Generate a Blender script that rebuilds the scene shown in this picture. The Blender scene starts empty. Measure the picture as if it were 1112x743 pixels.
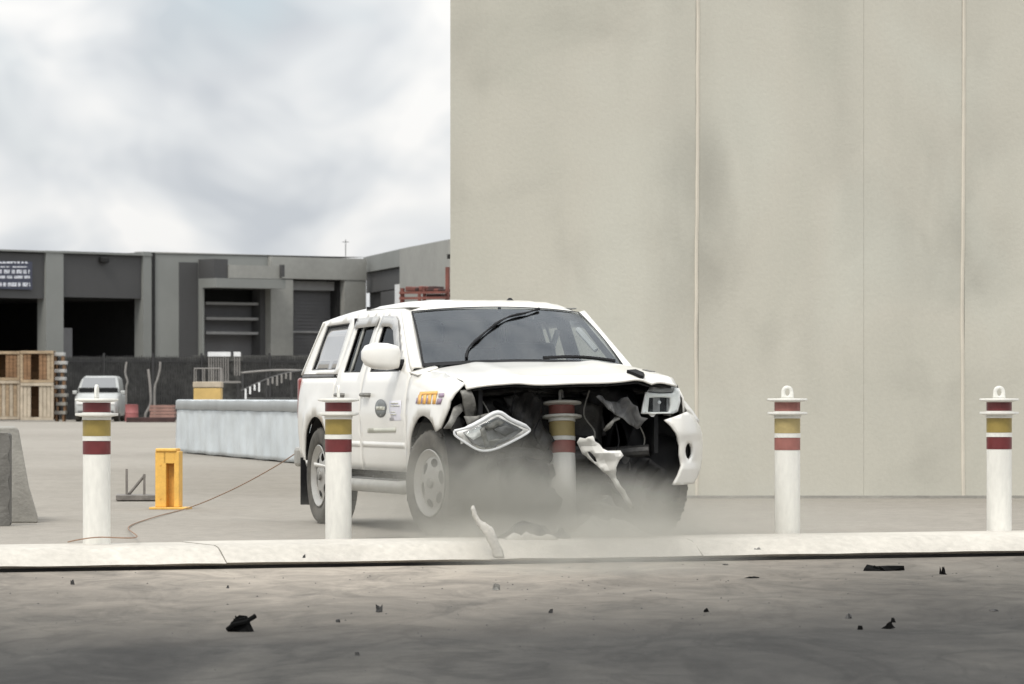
import bpy, bmesh, math, random
from mathutils import Vector, Matrix
from mathutils.geometry import delaunay_2d_cdt
random.seed(7)
R = math.radians
S = bpy.context.scene
COL = S.collection

# ------------------------------------------------------------------ camera
FP = 4800.0          # focal length in photo pixels (photo 1112 x 743)
CX, HY = 556.0, 432.0  # vanishing column, horizon row
CAMZ = 1.0
cd = bpy.data.cameras.new('camera')
cam = bpy.data.objects.new('camera', cd); COL.objects.link(cam)
cam.location = (0, 0, CAMZ); cam.rotation_euler = (R(90), 0, 0)
cd.sensor_width = 36; cd.lens = FP/1112*36
cd.shift_y = (HY-371.5)/1112
cd.dof.use_dof = True; cd.dof.focus_distance = 32.0; cd.dof.aperture_fstop = 10.0
cd.clip_start = 0.5; cd.clip_end = 20000
S.camera = cam

# ------------------------------------------------------------------ sky and sun
SUN_EL, SUN_AZ = 52.0, 205.0     # azimuth clockwise from +Y: behind the camera, to the left
W_ = bpy.data.worlds.new('World'); S.world = W_; W_.use_nodes = True
nt = W_.node_tree; nt.nodes.clear()
def wn(t, **k):
    n = nt.nodes.new(t)
    for a, v in k.items(): setattr(n, a, v)
    return n
wl = nt.links.new
out = wn('ShaderNodeOutputWorld'); bg = wn('ShaderNodeBackground'); bg.inputs['Strength'].default_value = 0.1
sky = wn('ShaderNodeTexSky', sky_type='NISHITA'); sky.sun_disc = False
sky.sun_elevation = R(SUN_EL); sky.sun_rotation = R(SUN_AZ)
tc = wn('ShaderNodeTexCoord'); sep = wn('ShaderNodeSeparateXYZ'); wl(tc.outputs['Generated'], sep.inputs[0])
mp = wn('ShaderNodeMapping'); mp.inputs['Scale'].default_value = (1, 1, 1.5); wl(tc.outputs['Generated'], mp.inputs['Vector'])
n1 = wn('ShaderNodeTexNoise'); n1.inputs['Scale'].default_value = 24; n1.inputs['Detail'].default_value = 3.0
n1.inputs['Roughness'].default_value = 0.5; n1.inputs['Distortion'].default_value = 0.4; wl(mp.outputs[0], n1.inputs['Vector'])
n2 = wn('ShaderNodeTexNoise'); n2.inputs['Scale'].default_value = 12; n2.inputs['Detail'].default_value = 2; wl(mp.outputs[0], n2.inputs['Vector'])
cr = wn('ShaderNodeValToRGB'); wl(n1.outputs[0], cr.inputs[0])
e = cr.color_ramp.elements
e[0].position = 0.33; e[0].color = (0.53, 0.56, 0.595, 1)
e[1].position = 0.64; e[1].color = (0.86, 0.855, 0.84, 1)
k = cr.color_ramp.elements.new(0.48); k.color = (0.69, 0.71, 0.725, 1)
# overcast luminance: brighter towards the zenith (CIE overcast sky)
cl = wn('ShaderNodeMath', operation='MAXIMUM'); cl.inputs[1].default_value = 0; wl(sep.outputs['Z'], cl.inputs[0])
ma = wn('ShaderNodeMath', operation='MULTIPLY_ADD'); wl(cl.outputs[0], ma.inputs[0]); ma.inputs[1].default_value = 13.0; ma.inputs[2].default_value = 7.6
sc_ = wn('ShaderNodeVectorMath', operation='SCALE'); wl(cr.outputs[0], sc_.inputs[0]); wl(ma.outputs[0], sc_.inputs['Scale'])
mr = wn('ShaderNodeMapRange'); wl(n2.outputs[0], mr.inputs[0])
mr.inputs['From Min'].default_value = 0.28; mr.inputs['From Max'].default_value = 0.42; mr.inputs['To Min'].default_value = 0.55; mr.inputs['To Max'].default_value = 1.0
mx = wn('ShaderNodeMix', data_type='RGBA'); wl(mr.outputs[0], mx.inputs['Factor']); wl(sky.outputs[0], mx.inputs['A']); wl(sc_.outputs[0], mx.inputs['B'])
wl(mx.outputs['Result'], bg.inputs['Color']); wl(bg.outputs[0], out.inputs[0])

sd = bpy.data.lights.new('sun', 'SUN'); sd.energy = 1.5; sd.angle = R(14); sd.color = (1, 0.95, 0.86)
sun = bpy.data.objects.new('sun', sd); COL.objects.link(sun)
az = R(SUN_AZ); el = R(SUN_EL)
sdir = Vector((math.sin(az)*math.cos(el), math.cos(az)*math.cos(el), math.sin(el)))
sun.rotation_euler = sdir.to_track_quat('Z', 'Y').to_euler()
sun.location = (0, 0, 40)
S.view_settings.view_transform = 'Standard'; S.view_settings.look = 'None'
S.view_settings.exposure = 0.42; S.view_settings.gamma = 1
S.render.engine = 'CYCLES'
S.cycles.use_denoising = True
S.cycles.max_bounces = 6; S.cycles.volume_bounces = 2; S.cycles.transparent_max_bounces = 16
S.cycles.volume_step_rate = 0.6

# ------------------------------------------------------------------ materials
def mat(name, col, rough=0.6, metal=0.0, var=0.0, scale=4.0, var2=0.0, scale2=40.0, bump=0.0, bscale=80.0, spec=0.5, coat=0.0, stretch=(1, 1, 1), col2=None):
    """principled material; colour mottled by two noises, fine relief by a third"""
    m = bpy.data.materials.new(name); m.use_nodes = True
    t = m.node_tree; b = t.nodes['Principled BSDF']
    b.inputs['Roughness'].default_value = rough; b.inputs['Metallic'].default_value = metal
    b.inputs['Specular IOR Level'].default_value = spec; b.inputs['Coat Weight'].default_value = coat
    b.inputs['Base Color'].default_value = (*col, 1)
    c = t.nodes.new('ShaderNodeTexCoord'); mpn = t.nodes.new('ShaderNodeMapping'); mpn.inputs['Scale'].default_value = stretch
    t.links.new(c.outputs['Object'], mpn.inputs[0])
    if var or col2:
        n = t.nodes.new('ShaderNodeTexNoise'); n.inputs['Scale'].default_value = scale; n.inputs['Detail'].default_value = 6; n.inputs['Roughness'].default_value = 0.6
        t.links.new(mpn.outputs[0], n.inputs['Vector'])
        r = t.nodes.new('ShaderNodeValToRGB'); t.links.new(n.outputs[0], r.inputs[0])
        lo = tuple(x*(1-var) for x in col); hi = tuple(min(1, x*(1+var)) for x in (col2 or col))
        r.color_ramp.elements[0].position = 0.3; r.color_ramp.elements[0].color = (*lo, 1)
        r.color_ramp.elements[1].position = 0.7; r.color_ramp.elements[1].color = (*hi, 1)
        src = r.outputs[0]
        if var2:
            n2_ = t.nodes.new('ShaderNodeTexNoise'); n2_.inputs['Scale'].default_value = scale2; n2_.inputs['Detail'].default_value = 4
            t.links.new(mpn.outputs[0], n2_.inputs['Vector'])
            mr_ = t.nodes.new('ShaderNodeMapRange'); t.links.new(n2_.outputs[0], mr_.inputs[0])
            mr_.inputs['From Min'].default_value = 0.3; mr_.inputs['From Max'].default_value = 0.7
            mr_.inputs['To Min'].default_value = 1-var2; mr_.inputs['To Max'].default_value = 1+var2
            vm = t.nodes.new('ShaderNodeVectorMath'); vm.operation = 'SCALE'
            t.links.new(src, vm.inputs[0]); t.links.new(mr_.outputs[0], vm.inputs['Scale']); src = vm.outputs[0]
        t.links.new(src, b.inputs['Base Color'])
    if bump:
        n3 = t.nodes.new('ShaderNodeTexNoise'); n3.inputs['Scale'].default_value = bscale; n3.inputs['Detail'].default_value = 5
        t.links.new(mpn.outputs[0], n3.inputs['Vector'])
        bp = t.nodes.new('ShaderNodeBump'); bp.inputs['Strength'].default_value = bump; bp.inputs['Distance'].default_value = 0.02
        t.links.new(n3.outputs[0], bp.inputs['Height']); t.links.new(bp.outputs[0], b.inputs['Normal'])
    return m

def glass(name, tint, refl=0.1, rough=0.02):
    m = bpy.data.materials.new(name); m.use_nodes = True
    t = m.node_tree; t.nodes.remove(t.nodes['Principled BSDF'])
    o = t.nodes['Material Output']
    tr = t.nodes.new('ShaderNodeBsdfTransparent'); tr.inputs[0].default_value = (*tint, 1)
    gl = t.nodes.new('ShaderNodeBsdfGlossy'); gl.inputs['Roughness'].default_value = rough; gl.inputs['Color'].default_value = (0.9, 0.95, 1, 1)
    lw = t.nodes.new('ShaderNodeLayerWeight'); lw.inputs['Blend'].default_value = 0.25
    mr_ = t.nodes.new('ShaderNodeMapRange'); t.links.new(lw.outputs['Fresnel'], mr_.inputs[0])
    mr_.inputs['To Min'].default_value = refl*0.5; mr_.inputs['To Max'].default_value = min(1, refl*6)
    mxs = t.nodes.new('ShaderNodeMixShader'); t.links.new(mr_.outputs[0], mxs.inputs[0])
    t.links.new(tr.outputs[0], mxs.inputs[1]); t.links.new(gl.outputs[0], mxs.inputs[2]); t.links.new(mxs.outputs[0], o.inputs[0])
    return m

M = {}
M['paint'] = mat('white_car_paint', (0.73, 0.715, 0.675), 0.28, var=0.04, scale=3, coat=0.4)
M['torn_white'] = mat('scuffed_white_plastic', (0.43, 0.415, 0.38), 0.5, var=0.14, scale=14, var2=0.1, scale2=60)
M['black'] = mat('black_plastic', (0.011, 0.011, 0.012), 0.6, var=0.3, scale=9, spec=0.2)
M['greasy'] = mat('greasy_metal', (0.035, 0.034, 0.033), 0.5, metal=0.3, var=0.5, scale=12, bump=0.3, bscale=40)
M['dgrey'] = mat('torn_grey_plastic', (0.11, 0.11, 0.11), 0.6, var=0.25, scale=14, bump=0.3, bscale=30)
M['bracket'] = mat('dusty_bracket_metal', (0.2, 0.195, 0.18), 0.55, metal=0.2, var=0.4, scale=16)
M['rubber'] = mat('dusty_rubber', (0.045, 0.042, 0.038), 0.85, var=0.35, scale=8, col2=(0.09, 0.083, 0.07))
M['alloy'] = mat('alloy_wheel', (0.40, 0.39, 0.365), 0.4, metal=0.45, var=0.12, scale=10)
M['chrome'] = mat('headlight_rim', (0.82, 0.82, 0.80), 0.25, metal=0.0, var=0.06, scale=12)
M['reflector'] = mat('lamp_reflector', (0.24, 0.24, 0.24), 0.3, metal=0.15, var=0.35, scale=9)
M['glass'] = glass('windscreen_glass', (0.72, 0.75, 0.74), 0.135, 0.12)
M['sglass'] = glass('side_glass', (0.62, 0.64, 0.63), 0.06)
M['lens'] = glass('lamp_lens', (0.96, 0.97, 0.97), 0.03)
M['canopy_glass'] = mat('sky_grey_canopy_glass', (0.20, 0.20, 0.20), 0.06, spec=0.9, coat=1.0, var=0.05)  # opaque grey; reflected sky and pale inside painted into the colour
M['visor'] = mat('smoked_weather_shield', (0.36, 0.355, 0.34), 0.25, var=0.06, coat=0.5)
M['seat'] = mat('seat_cloth', (0.06, 0.062, 0.065), 0.9, var=0.3, scale=30)
M['dash'] = mat('dashboard_plastic', (0.03, 0.03, 0.032), 0.7, var=0.2)
M['lining'] = mat('cabin_lining', (0.30, 0.30, 0.28), 0.9, var=0.1)
M['taillamp'] = mat('red_tail_lamp', (0.22, 0.05, 0.045), 0.3, coat=0.4, var=0.15)
M['step'] = mat('brushed_step_tube', (0.36, 0.35, 0.32), 0.45, metal=0.4, var=0.15, scale=8)
M['logo'] = mat('grey_logo_print', (0.16, 0.17, 0.17), 0.5, var=0.2, scale=20)
M['pale_print'] = mat('pale_lavender_print', (0.62, 0.61, 0.66), 0.5, var=0.06, scale=20)
M['faint_print'] = mat('faint_grey_print', (0.50, 0.50, 0.43), 0.5, var=0.08, scale=30)
M['orange'] = mat('orange_print', (0.78, 0.42, 0.10), 0.45, var=0.1, scale=20)
M['purple'] = mat('purple_print', (0.30, 0.22, 0.30), 0.45, var=0.15, scale=20)
M['bwhite'] = mat('white_bollard_paint', (0.69, 0.68, 0.635), 0.5, var=0.08, scale=4, var2=0.05, scale2=35, stretch=(1, 1, 0.4))
M['bred'] = mat('dark_red_reflective_band', (0.125, 0.020, 0.021), 0.4, var=0.15, scale=12)
M['bred_dusty'] = mat('dusty_red_band', (0.27, 0.105, 0.088), 0.6, var=0.15, scale=12)
M['byellow'] = mat('mustard_reflective_band', (0.27, 0.20, 0.05), 0.45, var=0.12, scale=12)
M['byellow_dusty'] = mat('dusty_mustard_band', (0.36, 0.285, 0.125), 0.6, var=0.12, scale=12)
M['kerb'] = mat('white_painted_concrete', (0.475, 0.448, 0.40), 0.8, var=0.13, scale=1.3, var2=0.09, scale2=18, bump=0.25, bscale=60)
M['kerb_gap'] = mat('painted_gap_shadow', (0.02, 0.019, 0.018), 0.9, var=0.3)  # near-black puts the gap shadow into the colour of the recessed base
M['concrete'] = mat('grey_concrete', (0.27, 0.26, 0.235), 0.9, var=0.2, scale=3, var2=0.08, scale2=25, bump=0.3, bscale=50)
M['dconcrete'] = mat('dark_grey_concrete', (0.13, 0.125, 0.115), 0.9, var=0.25, scale=4, bump=0.3, bscale=50)  # darker grey than the barrier concrete
M['yellow'] = mat('yellow_steel_paint', (0.72, 0.42, 0.09), 0.5, var=0.12, scale=9, var2=0.06, scale2=60)
M['steel'] = mat('rusty_grey_steel', (0.17, 0.155, 0.14), 0.6, metal=0.3, var=0.3, scale=14)
M['rope'] = mat('tow_rope', (0.26, 0.165, 0.11), 0.9, var=0.2, scale=30)
M['wrap'] = mat('pale_plastic_wrap', (0.46, 0.50, 0.52), 0.33, var=0.08, scale=1.6, stretch=(1, 0.35, 1), bump=0.2, bscale=6, col2=(0.54, 0.585, 0.605))
M['wraptop'] = mat('grey_barrier_rail', (0.42, 0.45, 0.465), 0.5, var=0.08, scale=2)
M['wall_grey'] = mat('grey_painted_facade', (0.28, 0.28, 0.262), 0.8, var=0.08, scale=0.5, var2=0.04, scale2=4)
M['wall_light'] = mat('light_grey_facade', (0.215, 0.222, 0.212), 0.8, var=0.07, scale=0.5)
M['wall_dark'] = mat('dark_grey_facade', (0.062, 0.062, 0.063), 0.8, var=0.08, scale=0.5)
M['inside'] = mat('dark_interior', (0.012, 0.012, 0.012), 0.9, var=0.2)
M['shutter'] = mat('grey_roller_shutter', (0.13, 0.13, 0.135), 0.6, var=0.1, scale=1)
M['slat'] = mat('pale_shutter_slat', (0.30, 0.30, 0.30), 0.6, var=0.08)
M['navy'] = mat('navy_sign_board', (0.05, 0.055, 0.085), 0.5, var=0.1)
M['sign_text'] = mat('white_sign_print', (0.72, 0.74, 0.80), 0.5, var=0.1, scale=30)
M['fence'] = mat('black_fence_paint', (0.03, 0.03, 0.031), 0.6, var=0.2)
M['shade'] = mat('dark_shade_and_cage', (0.05, 0.05, 0.05), 0.95, var=0.5, scale=0.8, var2=0.4, scale2=5, col2=(0.085, 0.085, 0.08))  # mottled dark standing in for shade behind the fence; cage body too
M['wood'] = mat('weathered_crate_wood', (0.33, 0.25, 0.165), 0.85, var=0.3, scale=3, stretch=(1, 1, 4))
M['wood_brown'] = mat('brown_crate_wood', (0.20, 0.115, 0.06), 0.85, var=0.35, scale=3, stretch=(1, 1, 4))
M['wood_pale'] = mat('pale_crate_wood', (0.42, 0.36, 0.28), 0.85, var=0.2, scale=3)
M['silver'] = mat('silver_car_paint', (0.42, 0.43, 0.42), 0.35, metal=0.2, var=0.08)
M['wscreen'] = mat('sky_lit_windscreen', (0.12, 0.125, 0.13), 0.08, spec=0.9, coat=1.0)
M['whitep'] = mat('white_powder_coat', (0.68, 0.69, 0.70), 0.6, var=0.1)
M['slabc'] = mat('pale_slab', (0.40, 0.40, 0.39), 0.8, var=0.2, scale=3)
M['palepole'] = mat('pale_plastic_pole', (0.22, 0.21, 0.20), 0.6, var=0.15)
M['pink'] = mat('faded_red_timber', (0.26, 0.15, 0.125), 0.8, var=0.25, scale=2)
M['redball'] = mat('faded_red_drum', (0.30, 0.10, 0.10), 0.6, var=0.2)
M['rust'] = mat('rust_red_rack_paint', (0.15, 0.05, 0.038), 0.7, var=0.35, scale=2)
M['rustd'] = mat('dark_scrap_load', (0.045, 0.022, 0.02), 0.8, var=0.4, scale=3)
M['tan'] = mat('tan_yellow_crate', (0.52, 0.36, 0.13), 0.7, var=0.12)
M['seal'] = mat('beige_joint_sealant', (0.56, 0.52, 0.445), 0.7, var=0.08, scale=3)
M['wraggrey'] = mat('pale_torn_plastic', (0.42, 0.41, 0.38), 0.7, var=0.2, scale=9)
M['rag'] = mat('dusty_liner_fabric', (0.16, 0.155, 0.145), 0.95, var=0.4, scale=9, bump=0.4, bscale=30)

# ground materials
def ground_mat(name, base, streaks, mottle=0.22):
    m = bpy.data.materials.new(name); m.use_nodes = True
    t = m.node_tree; b = t.nodes['Principled BSDF']; b.inputs['Roughness'].default_value = 0.9; b.inputs['Specular IOR Level'].default_value = 0.25
    c = t.nodes.new('ShaderNodeTexCoord')
    def noise(sc, det, st=(1, 1, 1), dist=0.0, rough=0.6):
        q = t.nodes.new('ShaderNodeMapping'); q.inputs['Scale'].default_value = st; t.links.new(c.outputs['Object'], q.inputs[0])
        n = t.nodes.new('ShaderNodeTexNoise'); n.inputs['Scale'].default_value = sc; n.inputs['Detail'].default_value = det; n.inputs['Distortion'].default_value = dist; n.inputs['Roughness'].default_value = rough
        t.links.new(q.outputs[0], n.inputs['Vector']); return n.outputs[0]
    def ramp(src, stops):
        r = t.nodes.new('ShaderNodeValToRGB'); t.links.new(src, r.inputs[0]); el_ = r.color_ramp.elements
        for i, (p, cc) in enumerate(stops):
            e_ = el_[i] if i < 2 else el_.new(p)
            e_.position = p; e_.color = (*cc, 1)
        return r.outputs[0]
    def scale(src, fac):
        v = t.nodes.new('ShaderNodeVectorMath'); v.operation = 'SCALE'; t.links.new(src, v.inputs[0]); t.links.new(fac, v.inputs['Scale']); return v.outputs[0]
    def rng(src, a, b_, lo, hi):
        r = t.nodes.new('ShaderNodeMapRange'); t.links.new(src, r.inputs[0])
        for kk, vv in zip(('From Min', 'From Max', 'To Min', 'To Max'), (a, b_, lo, hi)): r.inputs[kk].default_value = vv
        return r.outputs[0]
    col = ramp(noise(0.5, 6, streaks, 0.6), base)
    col = scale(col, rng(noise(9, 5), 0.3, 0.7, 0.88, 1.12))
    col = scale(col, rng(noise(70, 3), 0.3, 0.7, 0.86, 1.14))
    col = scale(col, rng(noise(2.3, 6, (1, 0.4, 1), 1.2), 0.35, 0.65, 1-mottle, 1+mottle*0.9))
    col = scale(col, rng(noise(220, 2), 0.3, 0.7, 0.86, 1.14))
    t.links.new(col, b.inputs['Base Color'])
    bp = t.nodes.new('ShaderNodeBump'); bp.inputs['Strength'].default_value = 0.5; bp.inputs['Distance'].default_value = 0.01
    t.links.new(noise(45, 6), bp.inputs['Height']); t.links.new(bp.outputs[0], b.inputs['Normal'])
    m['links'] = 1
    return m, t, b, c, noise, ramp, scale, rng, col

M['yard'] = ground_mat('pale_yard_concrete', [(0.3, (0.242, 0.222, 0.192)), (0.7, (0.290, 0.268, 0.235))], (0.25, 0.12, 1), 0.06)[0]
m_, t_, b_, c_, noise_, ramp_, scale_, rng_, col_ = ground_mat('smeared_road_asphalt', [(0.30, (0.022, 0.021, 0.0195)), (0.52, (0.040, 0.038, 0.0345)), (0.72, (0.092, 0.086, 0.075))], (0.9, 0.22, 1))
M['road'] = m_
# road paler towards the kerb, strongest where dust settled in front of the crash
sx = t_.nodes.new('ShaderNodeSeparateXYZ'); t_.links.new(c_.outputs['Object'], sx.inputs[0])
def mth(op, a, b=None, c=None):
    n = t_.nodes.new('ShaderNodeMath'); n.operation = op
    for i, v in enumerate((a, b, c)):
        if v is None: continue
        if isinstance(v, (int, float)): n.inputs[i].default_value = v
        else: t_.links.new(v, n.inputs[i])
    return n.outputs[0]
dist = mth('SUBTRACT', mth('MULTIPLY_ADD', sx.outputs[0], 0.43, 29.95), sx.outputs[1])        # metres in front of the kerb
fall = rng_(dist, 0.0, 9.5, 1.0, 0.0)
near = rng_(mth('ABSOLUTE', mth('SUBTRACT', sx.outputs[0], -0.9)), 0.3, 3.4, 1.2, 0.40)
amt = mth('MULTIPLY', mth('MULTIPLY', fall, near), rng_(noise_(2.1, 7, (1, 0.35, 1), 1.0, 0.7), 0.32, 0.66, 0.45, 1.15))
amt = mth('MINIMUM', amt, 1.0)
smear = rng_(mth('ABSOLUTE', mth('SUBTRACT', noise_(0.75, 5, (1, 0.35, 1), 2.6, 0.55), 0.5)), 0.0, 0.045, 0.80, 1.0)
col_ = scale_(col_, smear)
mixd = t_.nodes.new('ShaderNodeMix'); mixd.data_type = 'RGBA'
t_.links.new(amt, mixd.inputs['Factor']); t_.links.new(col_, mixd.inputs['A']); mixd.inputs['B'].default_value = (0.33, 0.292, 0.245, 1)
t_.links.new(scale_(mixd.outputs['Result'], rng_(smear, 0.8, 1.0, 0.90, 1.0)), b_.inputs['Base Color'])

# ------------------------------------------------------------------ helpers
def px2w(px, py, Y):
    return Vector(((px-CX)/FP*Y, Y, CAMZ-(py-HY)/FP*Y))
def ground_at(px, py, z=0.0):
    Y = (CAMZ-z)*FP/(py-HY)
    return Vector(((px-CX)/FP*Y, Y, z))

class MB:
    """collects shapes; build() links them as ONE mesh object"""
    def __init__(s): s.v = []; s.f = []
    def add(s, vs, fs, M4=None):
        o = len(s.v)
        s.v += [tuple(M4 @ Vector(p)) if M4 else tuple(p) for p in vs]
        s.f += [tuple(i+o for i in f) for f in fs]; return s
    def box(s, c, d, M4=None):
        x, y, z = (q/2 for q in d)
        vs = [(c[0]+a*x, c[1]+b*y, c[2]+e_*z) for a in (-1, 1) for b in (-1, 1) for e_ in (-1, 1)]
        return s.add(vs, [(0, 1, 3, 2), (4, 6, 7, 5), (0, 4, 5, 1), (2, 3, 7, 6), (0, 2, 6, 4), (1, 5, 7, 3)], M4)
    def lathe(s, prof, n=32, axis='z', M4=None, close=False):
        vs, fs = [], []
        for r, h in prof:
            for i in range(n):
                a = 2*math.pi*i/n; ca, sa = r*math.cos(a), r*math.sin(a)
                vs.append({'z': (ca, sa, h), 'y': (ca, h, sa), 'x': (h, ca, sa)}[axis])
        m = len(prof)
        for j in range(m if close else m-1):
            k_ = (j+1) % m
            for i in range(n):
                i2 = (i+1) % n
                fs.append((j*n+i, j*n+i2, k_*n+i2, k_*n+i))
        if not close:
            if prof[0][0] > 1e-6: fs.append(tuple(range(n)))
            if prof[-1][0] > 1e-6: fs.append(tuple((m-1)*n+i for i in range(n)))
        return s.add(vs, fs, M4)
    def tube(s, pts, r, n=8, M4=None, cap=True):
        pts = [Vector(p) for p in pts]; vs, fs = [], []
        rr = r if isinstance(r, (list, tuple)) else [r]*len(pts)
        up = None
        for i, p in enumerate(pts):
            d = (pts[min(i+1, len(pts)-1)]-pts[max(i-1, 0)]).normalized()
            if up is None:
                up = Vector((0, 0, 1)) if abs(d.z) < 0.9 else Vector((1, 0, 0))
            a = d.cross(up).normalized(); b = a.cross(d).normalized(); up = b
            for j in range(n):
                t = 2*math.pi*j/n
                vs.append(p + (a*math.cos(t)+b*math.sin(t))*rr[i])
        for i in range(len(pts)-1):
            for j in range(n):
                j2 = (j+1) % n
                fs.append((i*n+j, i*n+j2, (i+1)*n+j2, (i+1)*n+j))
        if cap:
            fs.append(tuple(range(n))); fs.append(tuple((len(pts)-1)*n+j for j in range(n)))
        return s.add(vs, fs, M4)
    def grid(s, fn, nu, nv):
        vs = [fn(i/nu, j/nv) for i in range(nu+1) for j in range(nv+1)]
        fs = [(i*(nv+1)+j, i*(nv+1)+j+1, (i+1)*(nv+1)+j+1, (i+1)*(nv+1)+j) for i in range(nu) for j in range(nv)]
        return s.add(vs, fs)
    def prism(s, poly, axis_vec, M4=None):
        """poly: 3-D points of a closed outline; extruded along axis_vec"""
        n = len(poly); a = Vector(axis_vec)
        vs = [Vector(p) for p in poly]+[Vector(p)+a for p in poly]
        fs = [tuple(range(n)), tuple(range(2*n-1, n-1, -1))]+[(i, (i+1) % n, n+(i+1) % n, n+i) for i in range(n)]
        return s.add(vs, fs, M4)
    def build(s, name, m, parent=None, smooth=35, thick=0, offset=-1, bevel=0):
        me = bpy.data.meshes.new(name); me.from_pydata([tuple(p) for p in s.v], [], s.f); me.update()
        return link(name, me, m, parent, smooth, thick, offset, bevel)

def link(name, me, m, parent=None, smooth=35, thick=0, offset=-1, bevel=0, recalc=True):
    if recalc:
        b = bmesh.new(); b.from_mesh(me); bmesh.ops.recalc_face_normals(b, faces=b.faces); b.to_mesh(me); b.free()
    if m: me.materials.append(m)
    if smooth:
        for p in me.polygons: p.use_smooth = True
        me.set_sharp_from_angle(angle=R(smooth))
    o = bpy.data.objects.new(name, me); COL.objects.link(o)
    if parent: o.parent = parent
    if bevel:
        q = o.modifiers.new('bevel', 'BEVEL'); q.width = bevel; q.segments = 2; q.limit_method = 'ANGLE'
    if thick:
        q = o.modifiers.new('solidify', 'SOLIDIFY'); q.thickness = thick; q.offset = offset
    return o

def empty(name, loc=(0, 0, 0), rz=0):
    o = bpy.data.objects.new(name, None); COL.objects.link(o)
    o.location = loc; o.rotation_euler = (0, 0, rz); o.empty_display_size = 0.2; return o
def tag(o, label=None, cat=None, group=None, kind=None):
    if label: o['label'] = label
    if cat: o['category'] = cat
    if group: o['group'] = group
    if kind: o['kind'] = kind
    return o
def copy_tree(o, parent=None):
    c = o.copy(); COL.objects.link(c)
    if parent: c.parent = parent
    for ch in list(o.children): copy_tree(ch, c)
    return c

def inside(p, poly):
    x, y = p; r = False; j = len(poly)-1
    for i in range(len(poly)):
        (xi, yi), (xj, yj) = poly[i], poly[j]
        if (yi > y) != (yj > y) and x < (xj-xi)*(y-yi)/(yj-yi)+xi: r = not r
        j = i
    return r
def dense(poly, step):
    o = []
    for i, a in enumerate(poly):
        b = poly[(i+1) % len(poly)]; n = max(1, int(math.hypot(b[0]-a[0], b[1]-a[1])/step))
        o += [(a[0]+(b[0]-a[0])*k_/n, a[1]+(b[1]-a[1])*k_/n) for k_ in range(n)]
    return o
def arc(cx, cz, r, a0, a1, n):
    return [(cx+r*math.cos(R(a0+(a1-a0)*i/n)), cz+r*math.sin(R(a0+(a1-a0)*i/n))) for i in range(n+1)]
def segdist(p, a, b):
    dx, dy = b[0]-a[0], b[1]-a[1]; t = max(0, min(1, ((p[0]-a[0])*dx+(p[1]-a[1])*dy)/(dx*dx+dy*dy+1e-12)))
    return math.hypot(p[0]-a[0]-t*dx, p[1]-a[1]-t*dy)
def sheet(outline, holes, fn, step=0.06):
    """a flat outline with holes, meshed finely and lifted into space by fn(a, b)"""
    loops = [dense(outline, step)]+[dense(h, step) for h in holes]
    V, E = [], []
    for lp in loops:
        o = len(V); V += lp; E += [(o+i, o+(i+1) % len(lp)) for i in range(len(lp))]
    xs = [p[0] for p in loops[0]]; zs = [p[1] for p in loops[0]]
    nx = int((max(xs)-min(xs))/step)+1; nz = int((max(zs)-min(zs))/step)+1
    allseg = [(lp[i], lp[(i+1) % len(lp)]) for lp in loops for i in range(len(lp))]
    for i in range(1, nx):
        for j in range(1, nz):
            p = (min(xs)+i*step+(j % 2)*step*0.5, min(zs)+j*step)
            if not inside(p, loops[0]) or any(inside(p, h) for h in loops[1:]): continue
            if min(segdist(p, a, b) for a, b in allseg) < step*0.45: continue
            V.append(p)
    vs, es, fs, *_ = delaunay_2d_cdt([Vector(p) for p in V], E, [], 0, 1e-6)
    keep = []
    for f in fs:
        c = (sum(vs[i][0] for i in f)/len(f), sum(vs[i][1] for i in f)/len(f))
        if inside(c, loops[0]) and not any(inside(c, h) for h in loops[1:]): keep.append(tuple(f))
    return [fn(p[0], p[1]) for p in vs], keep
def sheet_obj(name, outline, holes, fn, m, parent, thick=0.012, outward=None, step=0.06, smooth=35, offset=-1):
    vs, fs = sheet(outline, holes, fn, step)
    me = bpy.data.meshes.new(name); me.from_pydata([tuple(v) for v in vs], [], fs); me.update()
    b = bmesh.new(); b.from_mesh(me)
    bmesh.ops.delete(b, geom=[v for v in b.verts if not v.link_faces], context='VERTS')
    b.normal_update()
    if outward is not None:
        t = sum((f.normal*f.calc_area() for f in b.faces), Vector())
        for f in b.faces: f.normal_update()
        if t.dot(Vector(outward)) < 0: bmesh.ops.reverse_faces(b, faces=b.faces)
    b.to_mesh(me); b.free()
    return link(name, me, m, parent, smooth, thick, offset, recalc=False)

# ================================================================== ground, kerb, wall
KD = Vector((0.9194, 0.3934, 0))             # direction along the kerb
KN = Vector((0.3934, -0.9194, 0))            # towards the road
KF = Vector((0.0, 29.97, 0))                 # a point on the foot of the kerb
def kp(s, d, z): return KF + KD*s - KN*d + Vector((0, 0, z))   # s along, d back from the road face
KW = 0.92                                    # kerb depth
ROADZ = -0.13
g = MB(); g.add([kp(-3000, -2500, ROADZ), kp(3000, -2500, ROADZ), kp(3000, 0.3, ROADZ), kp(-3000, 0.3, ROADZ)], [(0, 1, 2, 3)])
tag(g.build('road', M['road'], smooth=0), kind='structure')
g = MB(); g.add([kp(-3000, KW-0.03, 0), kp(3000, KW-0.03, 0), kp(3000, 6000, 0), kp(-3000, 6000, 0)], [(0, 1, 2, 3)])
tag(g.build('car_park', M['yard'], smooth=0), kind='structure')

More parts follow.
